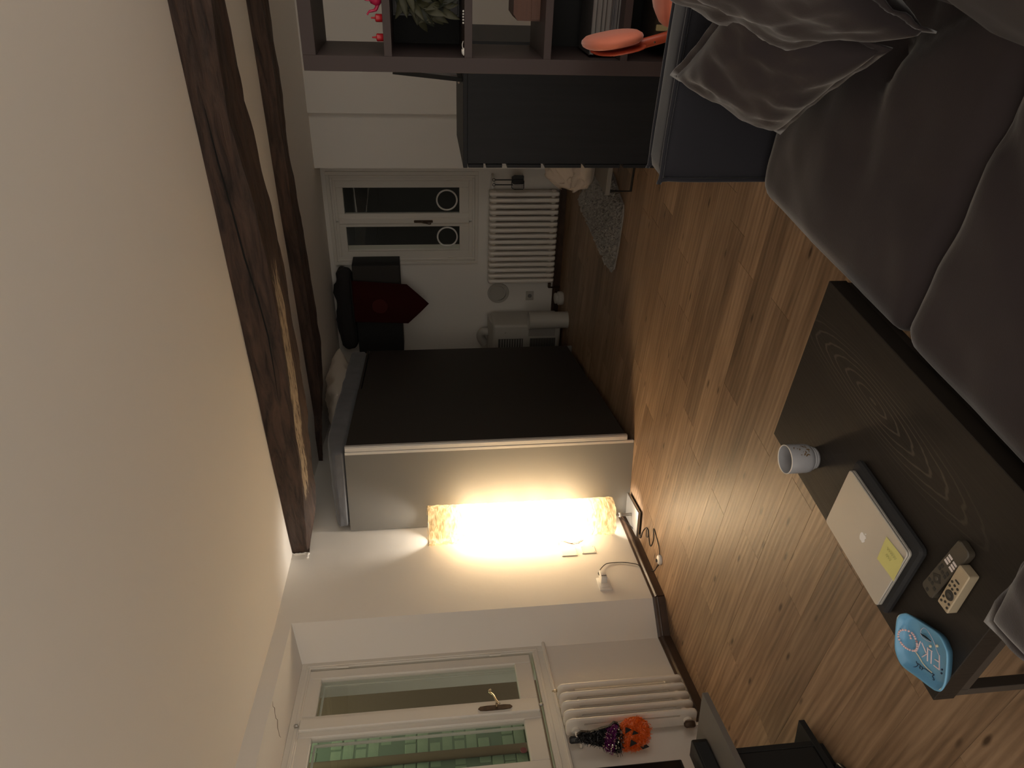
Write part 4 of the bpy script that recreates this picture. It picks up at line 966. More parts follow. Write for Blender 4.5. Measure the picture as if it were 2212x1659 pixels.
# stack of magazines and books lying in the fourth cell
zs = shelves[3]+SHT/2
zc_ = zs
r4 = random.Random(5)
for k in range(9):
    th = [0.012, 0.010, 0.006, 0.008, 0.006, 0.022, 0.018, 0.024, 0.020][k]
    wv_ = [0.36, 0.35, 0.37, 0.35, 0.36, 0.34, 0.35, 0.345, 0.34][k]
    labs = ['lowest dark volume of the stack in the fourth bookcase cell', 'second book up in the flat stack under the wooden box', 'thin third book up in the flat stack', 'fourth volume up in the flat stack', 'thin fifth volume up in the flat stack', 'thick sixth volume up in the flat stack', 'seventh volume up, near the top of the stack', 'second from top in the flat stack of books', 'topmost book of the flat stack in the fourth cell']
    b_ = thing('book', labs[k], 'book', BL(-0.480+r4.uniform(-0.006, 0.006), 0.07+r4.uniform(0, 0.012), zc_), FF, 'books lying in the fourth bookcase cell')
    cov = mat('book_cover', [(0.03, 0.02, 0.03), (0.10, 0.09, 0.09), (0.20, 0.20, 0.22), (0.05, 0.05, 0.06), (0.16, 0.15, 0.15), (0.10, 0.08, 0.07), (0.07, 0.07, 0.07), (0.09, 0.085, 0.08), (0.06, 0.055, 0.055)][k], 0.55)
    obj('page_block', Box(0.003, wv_-0.003, 0.004, 0.246, 0.0018, th-0.0018), PAGES, b_)
    obj('cover', Box(0.0, wv_, 0, 0.25, 0, 0.0018), cov, b_); obj('cover', Box(0.0, wv_, 0, 0.25, th-0.0018, th), cov, b_); obj('spine', Box(0.0, wv_, 0.2465, 0.25, 0.0018, th-0.0018), cov, b_)
    zc_ += th+0.0004
# patterned textile in the lowest visible cell
tx = thing('woven_throw', 'folded brown throw with a cream zigzag pattern in the low bookcase cell', 'textile', BL(-0.30, 0.10, 0.245), FF)
obj('folds', Box(-0.13, 0.16, 0.0, 0.26, 0.0, 0.20, 0.02, seg=3), IKATD, tx, 'auto')
for k in range(8):
    x_ = -0.115+0.034*k; hh = [0.05, 0.10, 0.075, 0.12, 0.09, 0.12, 0.08, 0.06][k]
    obj('stripe', Box(x_, x_+0.026, -0.006, 0.004, 0.12-hh/2+0.03*math.sin(k*2.1), 0.12+hh/2+0.03*math.sin(k*2.1), 0.002), IKATM, tx)

# ------------------------------------------------------------------ coral chair between sofa and bookcase
KCH = 3.0
cc = thing('coral_chair', 'coral upholstered chair with slim curved frame behind the sofa arm', 'chair', tuple(Fp(0, KCH)), FF)
def pad(bm, c, ax, ay, rx, ry, th, n=24):
    c, ax, ay = Vector(c), Vector(ax).normalized(), Vector(ay).normalized(); az = ax.cross(ay)
    rings = []
    for r_, h_ in ((0.0, 0.5), (0.5, 0.48), (0.85, 0.36), (0.97, 0.18), (1.0, 0.0), (0.97, -0.18), (0.85, -0.36), (0.5, -0.45), (0.0, -0.47)):
        rings.append([bm.verts.new(c+ax*(rx*r_*math.copysign(abs(math.cos(2*PI*k/n))**0.8, math.cos(2*PI*k/n)))+ay*(ry*r_*math.copysign(abs(math.sin(2*PI*k/n))**0.8, math.sin(2*PI*k/n)))+az*(th*h_)) for k in range(n)])
    for a_, b_ in zip(rings, rings[1:]):
        for k in range(n): bm.faces.new((a_[k], a_[(k+1) % n], b_[(k+1) % n], b_[k]))
    bmesh.ops.remove_doubles(bm, verts=bm.verts[:], dist=1e-5); return bm
KK = KCH/2.7
obj('backrest', pad(new(), (-0.378, 0.16, 0.735), (-0.085, 0.995, 0.05), (0.22, 0.0, -0.97), 0.20, 0.110, 0.060), CORAL, cc, True)
obj('backrest_shell', pad(new(), (-0.412, 0.16, 0.705), (-0.06, 0.995, 0.04), (0.22, 0.0, -0.97), 0.19, 0.10, 0.016), CORALW, cc, True)
st_pts = [(-0.415, 0.10, 0.74), (-0.395, 0.10, 0.66), (-0.370, 0.10, 0.57), (-0.345, 0.10, 0.48), (-0.325, 0.10, 0.38)]
obj('back_stem', Tube(smooth_pts(st_pts, 5), [0.020]*21, 10), CORALW, cc, True)
obj('seat_support', Tube(smooth_pts([(-0.372, 0.10, 0.56), (-0.345, 0.11, 0.515), (-0.30, 0.13, 0.475), (-0.24, 0.15, 0.470)], 5), 0.011, 8), CORALW, cc, True)
obj('seat', pad(new(), (-0.045, 0.16, 0.512), (1, 0, 0.04), (0, 1, 0), 0.285, 0.20, 0.120), CORAL, cc, True)
for k, (lx, ly) in enumerate(((-0.20, 0.02), (-0.20, 0.30), (0.09, 0.02), (0.09, 0.30))):
    obj('leg', Tube([(lx*0.8-0.01, ly*0.8+0.03, 0.46), (lx, ly, 0.0)], [0.013, 0.010], 8), CORALW, cc, True)
for k in range(3): obj('rivet', Lathe([(0.004, 0), (0.003, 0.004)], 8, (-0.425+0.025*k, 0.080, 0.745-0.085*k), 'y'), BRASS, cc)

# ------------------------------------------------------------------ sofa
sf = thing('corner_sofa', 'deep taupe velvet sofa filling the right foreground', 'sofa', (0, 0, 0), AF)
TF = -0.905
obj('base_frame', Box(TF+0.07, 0.75, -0.60, 2.14, 0.06, 0.29, 0.02, seg=2), VELVET, sf, 'auto')
for (x, y) in ((TF+0.14, 2.05), (TF+0.14, -0.5), (0.65, 2.05), (0.65, -0.5)): obj('leg', Lathe([(0.016, 0.0), (0.024, 0.062)], 12, (x, y, 0)), BLACK, sf, 'auto')
def cushion(name, t0, t1, w0, w1, z0, z1, m, r, puff, amp, freq, seed, creases=(), n=34):
    bm = puffy(new(), t1-t0, w1-w0, z1-z0, r, puff, amp, freq, seed, n, creases)
    return obj(name, bm, m, sf, True, ((t0+t1)/2, (w0+w1)/2, (z0+z1)/2))
cushion('seat_cushion', TF, -0.10, 1.265, 2.135, 0.275, 0.435, VELVET, 0.055, 0.020, 0.010, 4.0, 3, (((0.35, -0.30), (0.0, 0.15), 0.030, 0.05), ((0.36, 0.05), (-0.1, -0.1), 0.026, 0.04), ((0.30, 0.3), (-0.15, 0.33), 0.018, 0.05), ((0.38, -0.15), (0.05, 0.02), 0.022, 0.03)))
cushion('seat_cushion', TF+0.002, -0.10, 0.30, 1.262, 0.275, 0.440, VELVET, 0.055, 0.020, 0.010, 4.0, 8, (((0.38, 0.42), (0.02, 0.25), 0.030, 0.05), ((0.36, 0.2), (0.05, 0.3), 0.022, 0.04), ((0.1, 0.45), (-0.2, 0.1), 0.016, 0.03)))
cushion('seat_cushion', TF-0.02, -0.10, -0.58, 0.297, 0.275, 0.440, VELVET, 0.055, 0.020, 0.008, 4.0, 5)
cushion('backrest', 0.12, 0.75, -0.60, 2.14, 0.26, 0.78, VELVET, 0.08, 0.01, 0.006, 3.0, 2, n=24)
# far arm: thick slab with a sewn rim
arm = cushion('armrest', TF+0.03, 0.75, 2.155, 2.30, 0.07, 0.765, VELVETB, 0.030, 0.006, 0.004, 3.0, 6, n=30)
rim = [(TF+0.032, 2.158, 0.09), (TF+0.030, 2.158, 0.745), (TF+0.045, 2.158, 0.762), (0.7, 2.158, 0.762)]
bm = Tube(smooth_pts([(TF+0.034, 2.160, 0.12), (TF+0.032, 2.158, 0.45), (TF+0.034, 2.158, 0.735), (TF+0.060, 2.158, 0.760), (-0.4, 2.158, 0.766), (0.70, 2.158, 0.764)], 6), 0.007, 8)
obj('piping', bm, VELVETB, sf, True)
bm = Tube(smooth_pts([(TF+0.034, 2.297, 0.12), (TF+0.032, 2.297, 0.45), (TF+0.034, 2.297, 0.735), (TF+0.060, 2.297, 0.760), (-0.4, 2.297, 0.766), (0.70, 2.297, 0.764)], 6), 0.006, 8)
obj('piping', bm, VELVETB, sf, True)
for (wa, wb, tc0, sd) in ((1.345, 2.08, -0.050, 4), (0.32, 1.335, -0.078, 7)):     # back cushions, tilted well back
    o = obj('back_cushion', puffy(new(), 0.22, wb-wa, 0.44, 0.07, 0.02, 0.012, 4.0, sd, 30), VELVETDIM, sf, True, (tc0, (wa+wb)/2, 0.607)); o.rotation_euler = (0, R(27), 0)

def throw(label, corner, cx, cy, th, seed, amp, m=VELVET):
    """pillow from its low corner and the two neighbouring corners, A-frame coordinates"""
    o, a, b = A(*corner), A(*cx), A(*cy)
    w_, h_ = (a-o).length, (b-o).length
    M = frame_from((a+b)/2, a-o, b-o)
    t = thing('throw_pillow', label, 'pillow', group='velvet throw pillows on the sofa'); t.matrix_world = M
    obj('cover', pillow(new(), w_-0.03, h_-0.03, th, seed, amp), m, t, True)
    obj('flange', pillow_flange(w_-0.03, h_-0.03, 0.016, 0.004, seed), m, t, True)
    return t
throw('velvet throw pillow slumped against the far sofa arm', (-0.685, 2.03, 0.475), (-0.36, 1.60, 0.50), (-0.52, 2.09, 0.80), 0.16, 2, 0.017)
throw('plump velvet throw pillow lying over the first, against the backrest', (-0.285, 1.465, 0.490), (-0.13, 1.33, 0.86), (-0.355, 1.965, 0.69), 0.15, 5, 0.017)
throw('velvet throw pillow nearest the camera, corner over the coffee table', (-1.105, 0.645, 0.545), (-0.70, 0.735, 0.475), (-0.985, 0.22, 0.57), 0.13, 8, 0.012)

# ------------------------------------------------------------------ coffee table
TT0, TT1, TW0, TW1 = -1.470, -0.917, 0.690, 1.570
tb = thing('coffee_table', 'low black-brown wood coffee table in front of the sofa', 'table', tuple(A((TT0+TT1)/2, (TW0+TW1)/2, 0)), AF)
hx, hy = (TT1-TT0)/2, (TW1-TW0)/2
obj('table_top', Box(-hx, hx, -hy, hy, 0.40, 0.45, 0.0015), TABLET, tb)
for sx in (-1, 1):
    for sy in (-1, 1):
        cx_, cy_ = sx*(hx-0.016), sy*(hy-0.016)
        obj('leg', Box(cx_-0.012, cx_+0.012, cy_-0.012, cy_+0.012, 0, 0.374, 0.001), LEGM, tb)
for sx in (-1, 1): obj('apron_rail', Box(sx*(hx-0.016)-0.012, sx*(hx-0.016)+0.012, -hy+0.004, hy-0.004, 0.374, 0.3995, 0.001), LEGM, tb)
for sy in (-1, 1): obj('apron_rail', Box(-hx+0.029, hx-0.029, sy*(hy-0.016)-0.012, sy*(hy-0.016)+0.012, 0.374, 0.3995, 0.001), LEGM, tb)

TZ = 0.45
# mug
mg = thing('mug', 'grey stoneware mug without handle near the table corner', 'mug', tuple(A(-1.363, 1.348, TZ)), AF)
mug_r = 0.041
obj('body', Lathe([(0.028, 0.0), (0.030, 0.002), (0.0305, 0.006), (0.029, 0.008), (0.033, 0.011), (0.0335, 0.014), (0.032, 0.016), (0.039, 0.023), (0.0408, 0.032), (0.0415, 0.088), (0.0405, 0.090), (0.0388, 0.088), (0.0375, 0.03), (0.030, 0.012), (0.002, 0.010)], 48, cap=False), MUGM, mg, 'auto')
obj('rim', Tube([(0.0402*math.cos(2*PI*k/48), 0.0402*math.sin(2*PI*k/48), 0.0895) for k in range(48)], 0.0014, 6, True), MUGRIM, mg, True)
bm = new(); r5 = random.Random(4)
for k in range(26):       # printed brown sprigs on one side, following the wall
    a = R(r5.uniform(-35, 55)); z = r5.uniform(0.032, 0.078); s_ = r5.uniform(0.002, 0.006); b_ = r5.uniform(0, PI)
    c = [bm.verts.new(((0.0418)*math.cos(a+q[0]*s_/0.042), 0.0418*math.sin(a+q[0]*s_/0.042), z+q[1]*s_)) for q in [(math.cos(b_), math.sin(b_)), (-0.4*math.sin(b_), 0.4*math.cos(b_)), (-math.cos(b_), -math.sin(b_)), (0.4*math.sin(b_), -0.4*math.cos(b_))]]
    bm.faces.new(c)
o = obj('printed_motif', bm, MUGP, mg); tag(o, 'brown printed motif', kind='stuff')

# laptop on its sleeve
def rrect(w_, h_, r_, k=6, c=(0, 0)):
    pts = []
    for cx_, cy_, a0 in ((w_/2-r_, h_/2-r_, 0), (-w_/2+r_, h_/2-r_, 90), (-w_/2+r_, -h_/2+r_, 180), (w_/2-r_, -h_/2+r_, 270)):
        for q in range(k+1):
            a = R(a0+90*q/k); pts.append((c[0]+cx_+r_*math.cos(a), c[1]+cy_+r_*math.sin(a)))
    return pts
def rslab(w_, h_, r_, z0, z1, ch=0.001, k=6, c=(0, 0)):
    bm = new(); ra = []
    for ins, z in ((ch, z0), (0, z0+ch), (0, z1-ch), (ch, z1)):
        ra.append([bm.verts.new((x, y, z)) for x, y in rrect(w_-2*ins, h_-2*ins, max(r_-ins, 0.0005), k, c)])
    n = len(ra[0])
    for a_, b_ in zip(ra, ra[1:]):
        for i in range(n): bm.faces.new((a_[i], a_[(i+1) % n], b_[(i+1) % n], b_[i]))
    bm.faces.new(ra[0][::-1]); bm.faces.new(ra[-1]); return bm
lc = (-1.329, 1.038)
sl = thing('laptop_sleeve', 'black zipped laptop sleeve lying under the silver laptop', 'sleeve', tuple(A(-1.3225, 1.035, TZ)), AF)
obj('pouch', rslab(0.236, 0.298, 0.016, 0.0, 0.020, 0.006), SLEEVE, sl, 'auto')
obj('zip', Tube(smooth_pts([(-0.118, -0.11, 0.011), (-0.1185, 0.0, 0.011), (-0.118, 0.13, 0.011), (-0.106, 0.149, 0.011), (0.09, 0.1495, 0.011)], 5), 0.0022, 6), BLACK, sl)
obj('zip_puller', Box(-0.130, -0.118, 0.112, 0.137, 0.008, 0.013, 0.002), BLACK, sl)
lt = thing('laptop', 'closed silver laptop with white fruit logo and yellow note', 'laptop', tuple(A(lc[0], lc[1], TZ+0.0205)), AF)
obj('base', rslab(0.197, 0.268, 0.010, 0.0, 0.006, 0.001), LAPTOP, lt, 'auto')
obj('lid', rslab(0.197, 0.268, 0.010, 0.0065, 0.0125, 0.0015), LAPTOP, lt, 'auto')
obj('hinge_strip', Box(0.093, 0.0975, -0.10, 0.10, 0.002, 0.0095, 0.001), BLACK, lt)
# the white fruit emblem: body with a bite, and a leaf
def emblem():
    bm = new(); pts = []
    body = [(0.0, 0.62), (0.20, 0.72), (0.42, 0.72), (0.62, 0.60), (0.70, 0.50), (0.58, 0.36), (0.54, 0.18), (0.60, -0.02), (0.74, -0.14), (0.64, -0.40), (0.48, -0.66), (0.30, -0.80), (0.12, -0.76), (0.0, -0.70), (-0.14, -0.76), (-0.32, -0.80), (-0.52, -0.64), (-0.68, -0.36), (-0.76, -0.02), (-0.74, 0.32), (-0.60, 0.58), (-0.42, 0.70), (-0.20, 0.70)]
    sm = smooth_pts([(x, y, 0) for x, y in body]+[(0.0, 0.62, 0)], 3)[:-1]
    s_ = 0.0155
    a = [bm.verts.new((p.y*s_, -p.x*s_, 0.0126)) for p in sm]; bm.faces.new(a)
    lf = [(0.02, 0.80), (0.06, 1.02), (0.22, 1.20), (0.36, 1.24), (0.34, 1.06), (0.20, 0.88)]
    b = [bm.verts.new((y*s_, -x*s_, 0.0126)) for x, y in lf]; bm.faces.new(b)
    r_ = bmesh.ops.extrude_face_region(bm, geom=bm.faces[:]); bmesh.ops.translate(bm, vec=(0, 0, 0.0004), verts=[g_ for g_ in r_['geom'] if isinstance(g_, bmesh.types.BMVert)])
    return bm
o = obj('emblem', emblem(), LOGO, lt); o.location = (-0.003, -0.002, 0); tag(o, 'white apple-shaped emblem', kind='stuff')
nt_ = thing('sticky_note', 'yellow sticky note stuck on the silver laptop lid', 'note', tuple(A(-1.289, 0.937, TZ+0.0332)), AF+R(6))
bm = new(); g = []
for i in range(9):
    g.append([bm.verts.new((-0.036+0.072*i/8, -0.036+0.072*j/8, 0.0004+0.004*max(0, (0.3-j/8))**1.0*(1+0.5*math.sin(i)))) for j in range(9)])
for i in range(8):
    for j in range(8): bm.faces.new((g[i][j], g[i+1][j], g[i+1][j+1], g[i][j+1]))
obj('paper', bm, NOTE, nt_, True)
for k, x in enumerate((0.016, 0.0)):
    zzp = [(x+0.0035*(-1)**i, -0.018+0.003*i+0.012*k, 0.0024) for i in range(13-5*k)]
    o = obj('handwriting', Tube(zzp, 0.0005, 4), PENCIL, nt_); tag(o, 'faint pencil handwriting')

# two remotes
def remote(name, label, c, ang, L_, W_, th, m, tilt=0.0):
    t = thing(name, label, 'remote', tuple(A(c[0], c[1], TZ+0.0005)), AF+ang, 'remote controls on the table')
    obj('body', rslab(L_, W_, 0.004 if m is GOLDR else 0.010, 0.0, th, 0.002), m, t, 'auto'); return t
def AL(t, p):      # A-frame point -> local xy of a thing turned by AF+ang about its place
    v = t.matrix_basis.inverted() @ A(p[0], p[1], 0); return v.x, v.y
def basis(t): t.matrix_basis = Matrix.Translation(t.location) @ Matrix.Rotation(t.rotation_euler.z, 4, 'Z')
rm1 = remote('remote_control', 'dark brown remote with six white buttons, the longer one', (-1.185, 0.824), R(-5.5), 0.172, 0.040, 0.017, BROWNR)
for p in [(-1.1469, 0.8278), (-1.1558, 0.8284), (-1.1644, 0.8301), (-1.1496, 0.8114), (-1.1584, 0.8119), (-1.1668, 0.8127)]:
    x, y = AL(rm1, p); o = obj('button', Box(x-0.003, x+0.003, y-0.0065, y+0.0065, 0.0165, 0.0182, 0.0008), BTNW, rm1); tag(o, 'white button')
for p in [(-1.2366, 0.8404), (-1.2363, 0.83), (-1.2412, 0.8193), (-1.2605, 0.8319), (-1.1913, 0.8351), (-1.1923, 0.8243), (-1.1945, 0.8146), (-1.1806, 0.8326), (-1.1829, 0.813)]:
    x, y = AL(rm1, p); obj('button', Box(x-0.0045, x+0.0035, y-0.004, y+0.004, 0.0165, 0.0182, 0.001), BTN, rm1)
x, y = AL(rm1, (-1.2169, 0.8272)); o = obj('navigation_pad', prism(new(), [(x-0.014, y, 0.0165), (x, y-0.014, 0.0165), (x+0.014, y, 0.0165), (x, y+0.014, 0.0165)], (0, 0, 0.0016)), BTN, rm1)
obj('ok_button', Lathe([(0.005, 0.018), (0.004, 0.0192)], 14, (x, y, 0)), BROWNR, o)
rm2 = remote('remote_control', 'champagne coloured remote with round dark buttons, nearest the blue tray', (-1.190, 0.7795), R(2.5), 0.116, 0.034, 0.024, GOLDR)
for p in [(-1.1769, 0.7899), (-1.1896, 0.7896), (-1.178, 0.7805), (-1.1902, 0.7805), (-1.178, 0.771), (-1.1899, 0.7701), (-1.2229, 0.7876), (-1.2354, 0.7867), (-1.2284, 0.7777), (-1.2241, 0.7679), (-1.2353, 0.7669)]:
    x, y = AL(rm2, p); obj('button', Lathe([(0.0032, 0.0235), (0.0028, 0.0252)], 12, (x, y, 0)), BTN, rm2, 'auto')
x, y = AL(rm2, (-1.166, 0.7805)); obj('button', rslab(0.004, 0.013, 0.0019, 0.0235, 0.0252, 0.0005, 3, (x, y)), BTN, rm2)
x, y = AL(rm2, (-1.207, 0.7782)); o = obj('navigation_pad', Lathe([(0.012, 0.0235), (0.0115, 0.0255), (0.0075, 0.0252)], 24, (x, y, 0)), BTN, rm2, 'auto'); obj('ok_button', Lathe([(0.005, 0.0250), (0.0045, 0.0262)], 16, (x, y, 0)), BROWNR, o)

# blue tray with a printed word, jewellery inside
trp = [(-1.361, 0.84), (-1.353, 0.832), (-1.328, 0.792), (-1.308, 0.759), (-1.303, 0.74), (-1.307, 0.723), (-1.315, 0.709), (-1.346, 0.689), (-1.374, 0.676), (-1.396, 0.674), (-1.409, 0.681), (-1.419, 0.693), (-1.443, 0.732), (-1.467, 0.77), (-1.469, 0.79), (-1.462, 0.808), (-1.447, 0.821), (-1.414, 0.84), (-1.393, 0.849), (-1.377, 0.848)]
tc_ = Vector((-1.385, 0.766))
ty = thing('trinket_tray', 'sky blue trinket tray with printed letters at the table corner', 'tray', tuple(A(tc_.x, tc_.y, TZ)), AF)
def tray_mesh():
    bm = new(); P = [Vector((p.x, p.y)) for p in smooth_pts([(x-tc_.x, y-tc_.y, 0) for x, y in trp]+[(trp[0][0]-tc_.x, trp[0][1]-tc_.y, 0)], 4)[:-1]]
    prof = [(0.78, 0.0), (0.84, 0.001), (0.985, 0.020), (1.005, 0.023), (1.0, 0.0255), (0.975, 0.0258), (0.945, 0.0235), (0.90, 0.012), (0.86, 0.0065), (0.80, 0.0045), (0.05, 0.004)]
    rings = [[bm.verts.new((p.x*s_, p.y*s_, z)) for p in P] for s_, z in prof]; n = len(P)
    for a_, b_ in zip(rings, rings[1:]):
        for i in range(n): bm.faces.new((a_[i], a_[(i+1) % n], b_[(i+1) % n], b_[i]))
    bm.faces.new(rings[0][::-1]); bm.faces.new(rings[-1]); return bm
obj('dish', tray_mesh(), TRAYM, ty, True)
def tl(p, z=0.0055): return (p[0]-tc_.x, p[1]-tc_.y, z)
pink = [[(-1.3617, 0.7342), (-1.3883, 0.7153)], [(-1.3753, 0.7265), (-1.382, 0.7365)], [(-1.3878, 0.7156), (-1.3959, 0.7308)], [(-1.377, 0.7528), (-1.401, 0.7379)], [(-1.3812, 0.7649), (-1.4072, 0.7475)], [(-1.3832, 0.7634), (-1.3753, 0.7518)], [(-1.3897, 0.7819), (-1.3956, 0.7601)], [(-1.3933, 0.7574), (-1.4154, 0.7626)], [(-1.3913, 0.7864), (-1.4144, 0.7813), (-1.422, 0.7804)]]
for s_ in pink: o = obj('letter_stroke', Tube([tl(p) for p in s_], 0.0013, 5), PINK, ty)
ink = [[(-1.4404, 0.7674), (-1.4423, 0.7637), (-1.442, 0.7594), (-1.4487, 0.7593), (-1.455, 0.7616)], [(-1.4399, 0.7609), (-1.4361, 0.7546), (-1.4431, 0.7519), (-1.4407, 0.7491)], [(-1.4355, 0.7528), (-1.4334, 0.7476), (-1.4431, 0.7452), (-1.4504, 0.7467)], [(-1.4328, 0.7459), (-1.4263, 0.7394), (-1.422, 0.7316), (-1.418, 0.7279)], [(-1.419, 0.7272), (-1.4115, 0.7176), (-1.4185, 0.719), (-1.4173, 0.7093), (-1.4229, 0.7137), (-1.4254, 0.7184)]]
def floor_z(p):   # height of the dish surface under an A-frame point, roughly
    r_ = (Vector(p)-tc_).length/0.085; return 0.0055 if r_ < 0.72 else 0.0055+(r_-0.72)*0.05
for s_ in ink: o = obj('script_stroke', Tube(smooth_pts([tl(p, floor_z(p)+0.0006) for p in s_], 4), 0.0008, 5), INK, ty)
for p in ((-1.3753, 0.709), (-1.3834, 0.7053)): x, y, z = tl(p); obj('printed_square', Box(x-0.0016, x+0.0016, y-0.0016, y+0.0016, 0.008, 0.0105), INK, ty)
br = thing('bead_bracelet', 'pink bead bracelet lying in the blue tray', 'bracelet', tuple(A(tc_.x, tc_.y, TZ+0.005)), AF)
ov = smooth_pts([(p[0]-tc_.x, p[1]-tc_.y, 0) for p in [(-1.3983, 0.791), (-1.4068, 0.7825), (-1.4181, 0.7809), (-1.4289, 0.787), (-1.4357, 0.7988), (-1.4362, 0.8129), (-1.4302, 0.8245), (-1.4195, 0.8299), (-1.4078, 0.8272), (-1.3988, 0.8176), (-1.3953, 0.8041), (-1.3983, 0.791)]], 6)
bead = bmesh.new(); bmesh.ops.create_uvsphere(bead, u_segments=10, v_segments=7, radius=0.0026); bead_me = bpy.data.meshes.new('bead'); bead.to_mesh(bead_me); bead.free(); bead_me.materials.append(BEADP); bead_me.polygons.foreach_set('use_smooth', [True]*len(bead_me.polygons))
acc = 9; last = ov[0]
for p in ov:
    if (p-last).length >= 0.0046 or acc == 9:
        link('bead', bead_me, br, (p.x, p.y, 0.004+max(0, p.length-0.046)*0.42)); last = p; acc = 0
for p in ((-1.408, 0.812), (-1.411, 0.807)): link('bead', bead_me, br, (p[0]-tc_.x, p[1]-tc_.y, 0.003))
bs = thing('cord_bracelet', 'thin cord bracelet with a black bar and cream beads in the blue tray', 'bracelet', tuple(A(tc_.x, tc_.y, TZ+0.005)), AF)
for s_ in ([(-1.3724, 0.7953), (-1.3672, 0.799), (-1.3533, 0.7956), (-1.3487, 0.7814), (-1.3517, 0.7601), (-1.358, 0.7451), (-1.3621, 0.7318)], [(-1.3751, 0.7956), (-1.3757, 0.7863), (-1.3673, 0.7726), (-1.3581, 0.7641)]):
    obj('cord', Tube(smooth_pts([(p[0]-tc_.x, p[1]-tc_.y, 0.002+max(0, (Vector(p)-tc_).length-0.045)*0.3) for p in s_], 5), 0.0005, 5), PINK, bs)
o = obj('bar', Tube(smooth_pts([(p[0]-tc_.x, p[1]-tc_.y, 0.003) for p in [(-1.3734, 0.7946), (-1.366, 0.7822), (-1.3571, 0.7648)]], 4), [0.0006, 0.001, 0.0016, 0.0019, 0.002, 0.0019, 0.0014, 0.001, 0.0006], 8), BLACK, bs, True); tag(o, 'black enamel bar')
for p in ((-1.3665, 0.7592), (-1.347, 0.7477)): o = obj('bead', Lathe([(0.0008, 0), (0.0032, 0.0015), (0.0032, 0.0045), (0.0008, 0.006)], 10, (p[0]-tc_.x, p[1]-tc_.y, 0.001)), BEADC, bs, True)
o = obj('cord_tail', Tube(smooth_pts([(p[0]-tc_.x, p[1]-tc_.y, 0.0022) for p in [(-1.424, 0.7858), (-1.423, 0.7797), (-1.4222, 0.7667), (-1.423, 0.755), (-1.4198, 0.7396), (-1.4124, 0.7234)]], 5), 0.0012, 6), BEADC, br, True)

# ------------------------------------------------------------------ TV bench and television, lower left
tvb = thing('tv_bench', 'long low grey TV bench at the left edge under the television', 'TV bench', (0, 0, 0))
XB1, YB1 = -2.29, 2.245
obj('top_board', Box(-2.62, XB1, 0.55, YB1, 0.395, 0.42, 0.001), GREYM, tvb)
obj('side_panel', Box(-2.60, XB1-0.05, 1.975, 2.0, 0.05, 0.395, 0.001), BLACKM, tvb)
obj('back_panel', Box(-2.60, -2.585, 0.6, 1.975, 0.05, 0.395), BLACKM, tvb)
obj('bottom_board', Box(-2.60, -2.335, 0.6, 2.10, 0.03, 0.055, 0.001), BLACKM, tvb)
obj('door', Box(-2.36, -2.34, 1.25, 1.972, 0.06, 0.39, 0.001), BLACKM, tvb)
obj('foot', Box(-2.58, -2.54, 1.9, 2.0, 0.0, 0.03), BLACKM, tvb); obj('foot', Box(-2.40, -2.36, 1.9, 2.0, 0.0, 0.03), BLACKM, tvb)
sbx = thing('soundbar', 'black soundbar standing on the TV bench below the television', 'soundbar', (0, 0, 0))
obj('body', Box(-2.53, -2.44, 0.9, 2.15, 0.421, 0.49, 0.008, seg=2), BLACK, sbx, 'auto')
obj('front_grille', Box(-2.441, -2.437, 0.92, 2.13, 0.428, 0.482, 0.002), BLACKM, sbx)
tv = thing('television', 'black flat television seen edge-on at the left border', 'television', (0, 0, 0))
obj('casing', Box(-2.63, -2.60, 0.85, 2.195, 0.50, 1.20, 0.004), BLACK, tv, 'auto')
obj('screen', Box(-2.602, -2.598, 0.858, 2.187, 0.512, 1.192, 0.001), mat('tv_screen', (0.004, 0.004, 0.005), 0.12), tv)
obj('stand', Box(-2.625, -2.60, 1.3, 1.6, 0.42, 0.505, 0.004), BLACK, tv); obj('stand_foot', Box(-2.61, -2.55, 1.2, 1.7, 0.4205, 0.43, 0.003), BLACK, tv)
cbl = thing('cable_bundle', 'black bundle of cables lying on the floor beneath the TV bench', 'cable', (-2.33, 1.82, 0))
for k in range(3): obj('cable', Tube(smooth_pts([(-0.02+0.03*k, -0.30, 0.012), (0.02+0.03*k, -0.12, 0.018+0.01*k), (0.0+0.02*k, 0.02, 0.014+0.012*k), (-0.05, 0.03-0.02*k, 0.012), (-0.07, -0.1, 0.012)], 6), 0.009, 8), BLACK, cbl, True)

# ------------------------------------------------------------------ tinsel pumpkin hanging on the valve
pk = thing('tinsel_pumpkin', 'orange tinsel pumpkin with a black and purple witch hat on the radiator valve', 'decoration')
pk.matrix_world = frame_from((-3.075, 2.800, 0.622), (0.985, 0.17, 0.0), (0, 0, 1))   # local x right, y up, z towards the room
def tinsel(bm, inside_f, x0, x1, y0, y1, n, l0, l1, seed, zf, wdt=0.004):
    r_ = random.Random(seed); c = 0
    while c < n:
        x, y = r_.uniform(x0, x1), r_.uniform(y0, y1)
        if not inside_f(x, y): continue
        c += 1; z = zf(x, y); d = Vector((r_.gauss(0, 0.7), r_.gauss(0, 0.7), r_.uniform(0.1, 1.0))).normalized()*r_.uniform(l0, l1)
        s_ = d.cross(Vector((r_.gauss(0, 1), r_.gauss(0, 1), r_.gauss(0, 1)))).normalized()*wdt/2; p = Vector((x, y, z))
        bm.faces.new([bm.verts.new(p-s_), bm.verts.new(p+s_), bm.verts.new(p+d+s_*0.4), bm.verts.new(p+d-s_*0.4)])
    return bm
def pdisc(cx_, cy_, rx, ry): return lambda x, y: ((x-cx_)/rx)**2+((y-cy_)/ry)**2 < 1
PCX, PCY, PRX, PRY = -0.02, -0.115, 0.108, 0.100
dome = lambda x, y: 0.022*math.sqrt(max(0, 1-((x-PCX)/PRX)**2-((y-PCY)/PRY)**2))
bm = new(); n = 36; rings = []
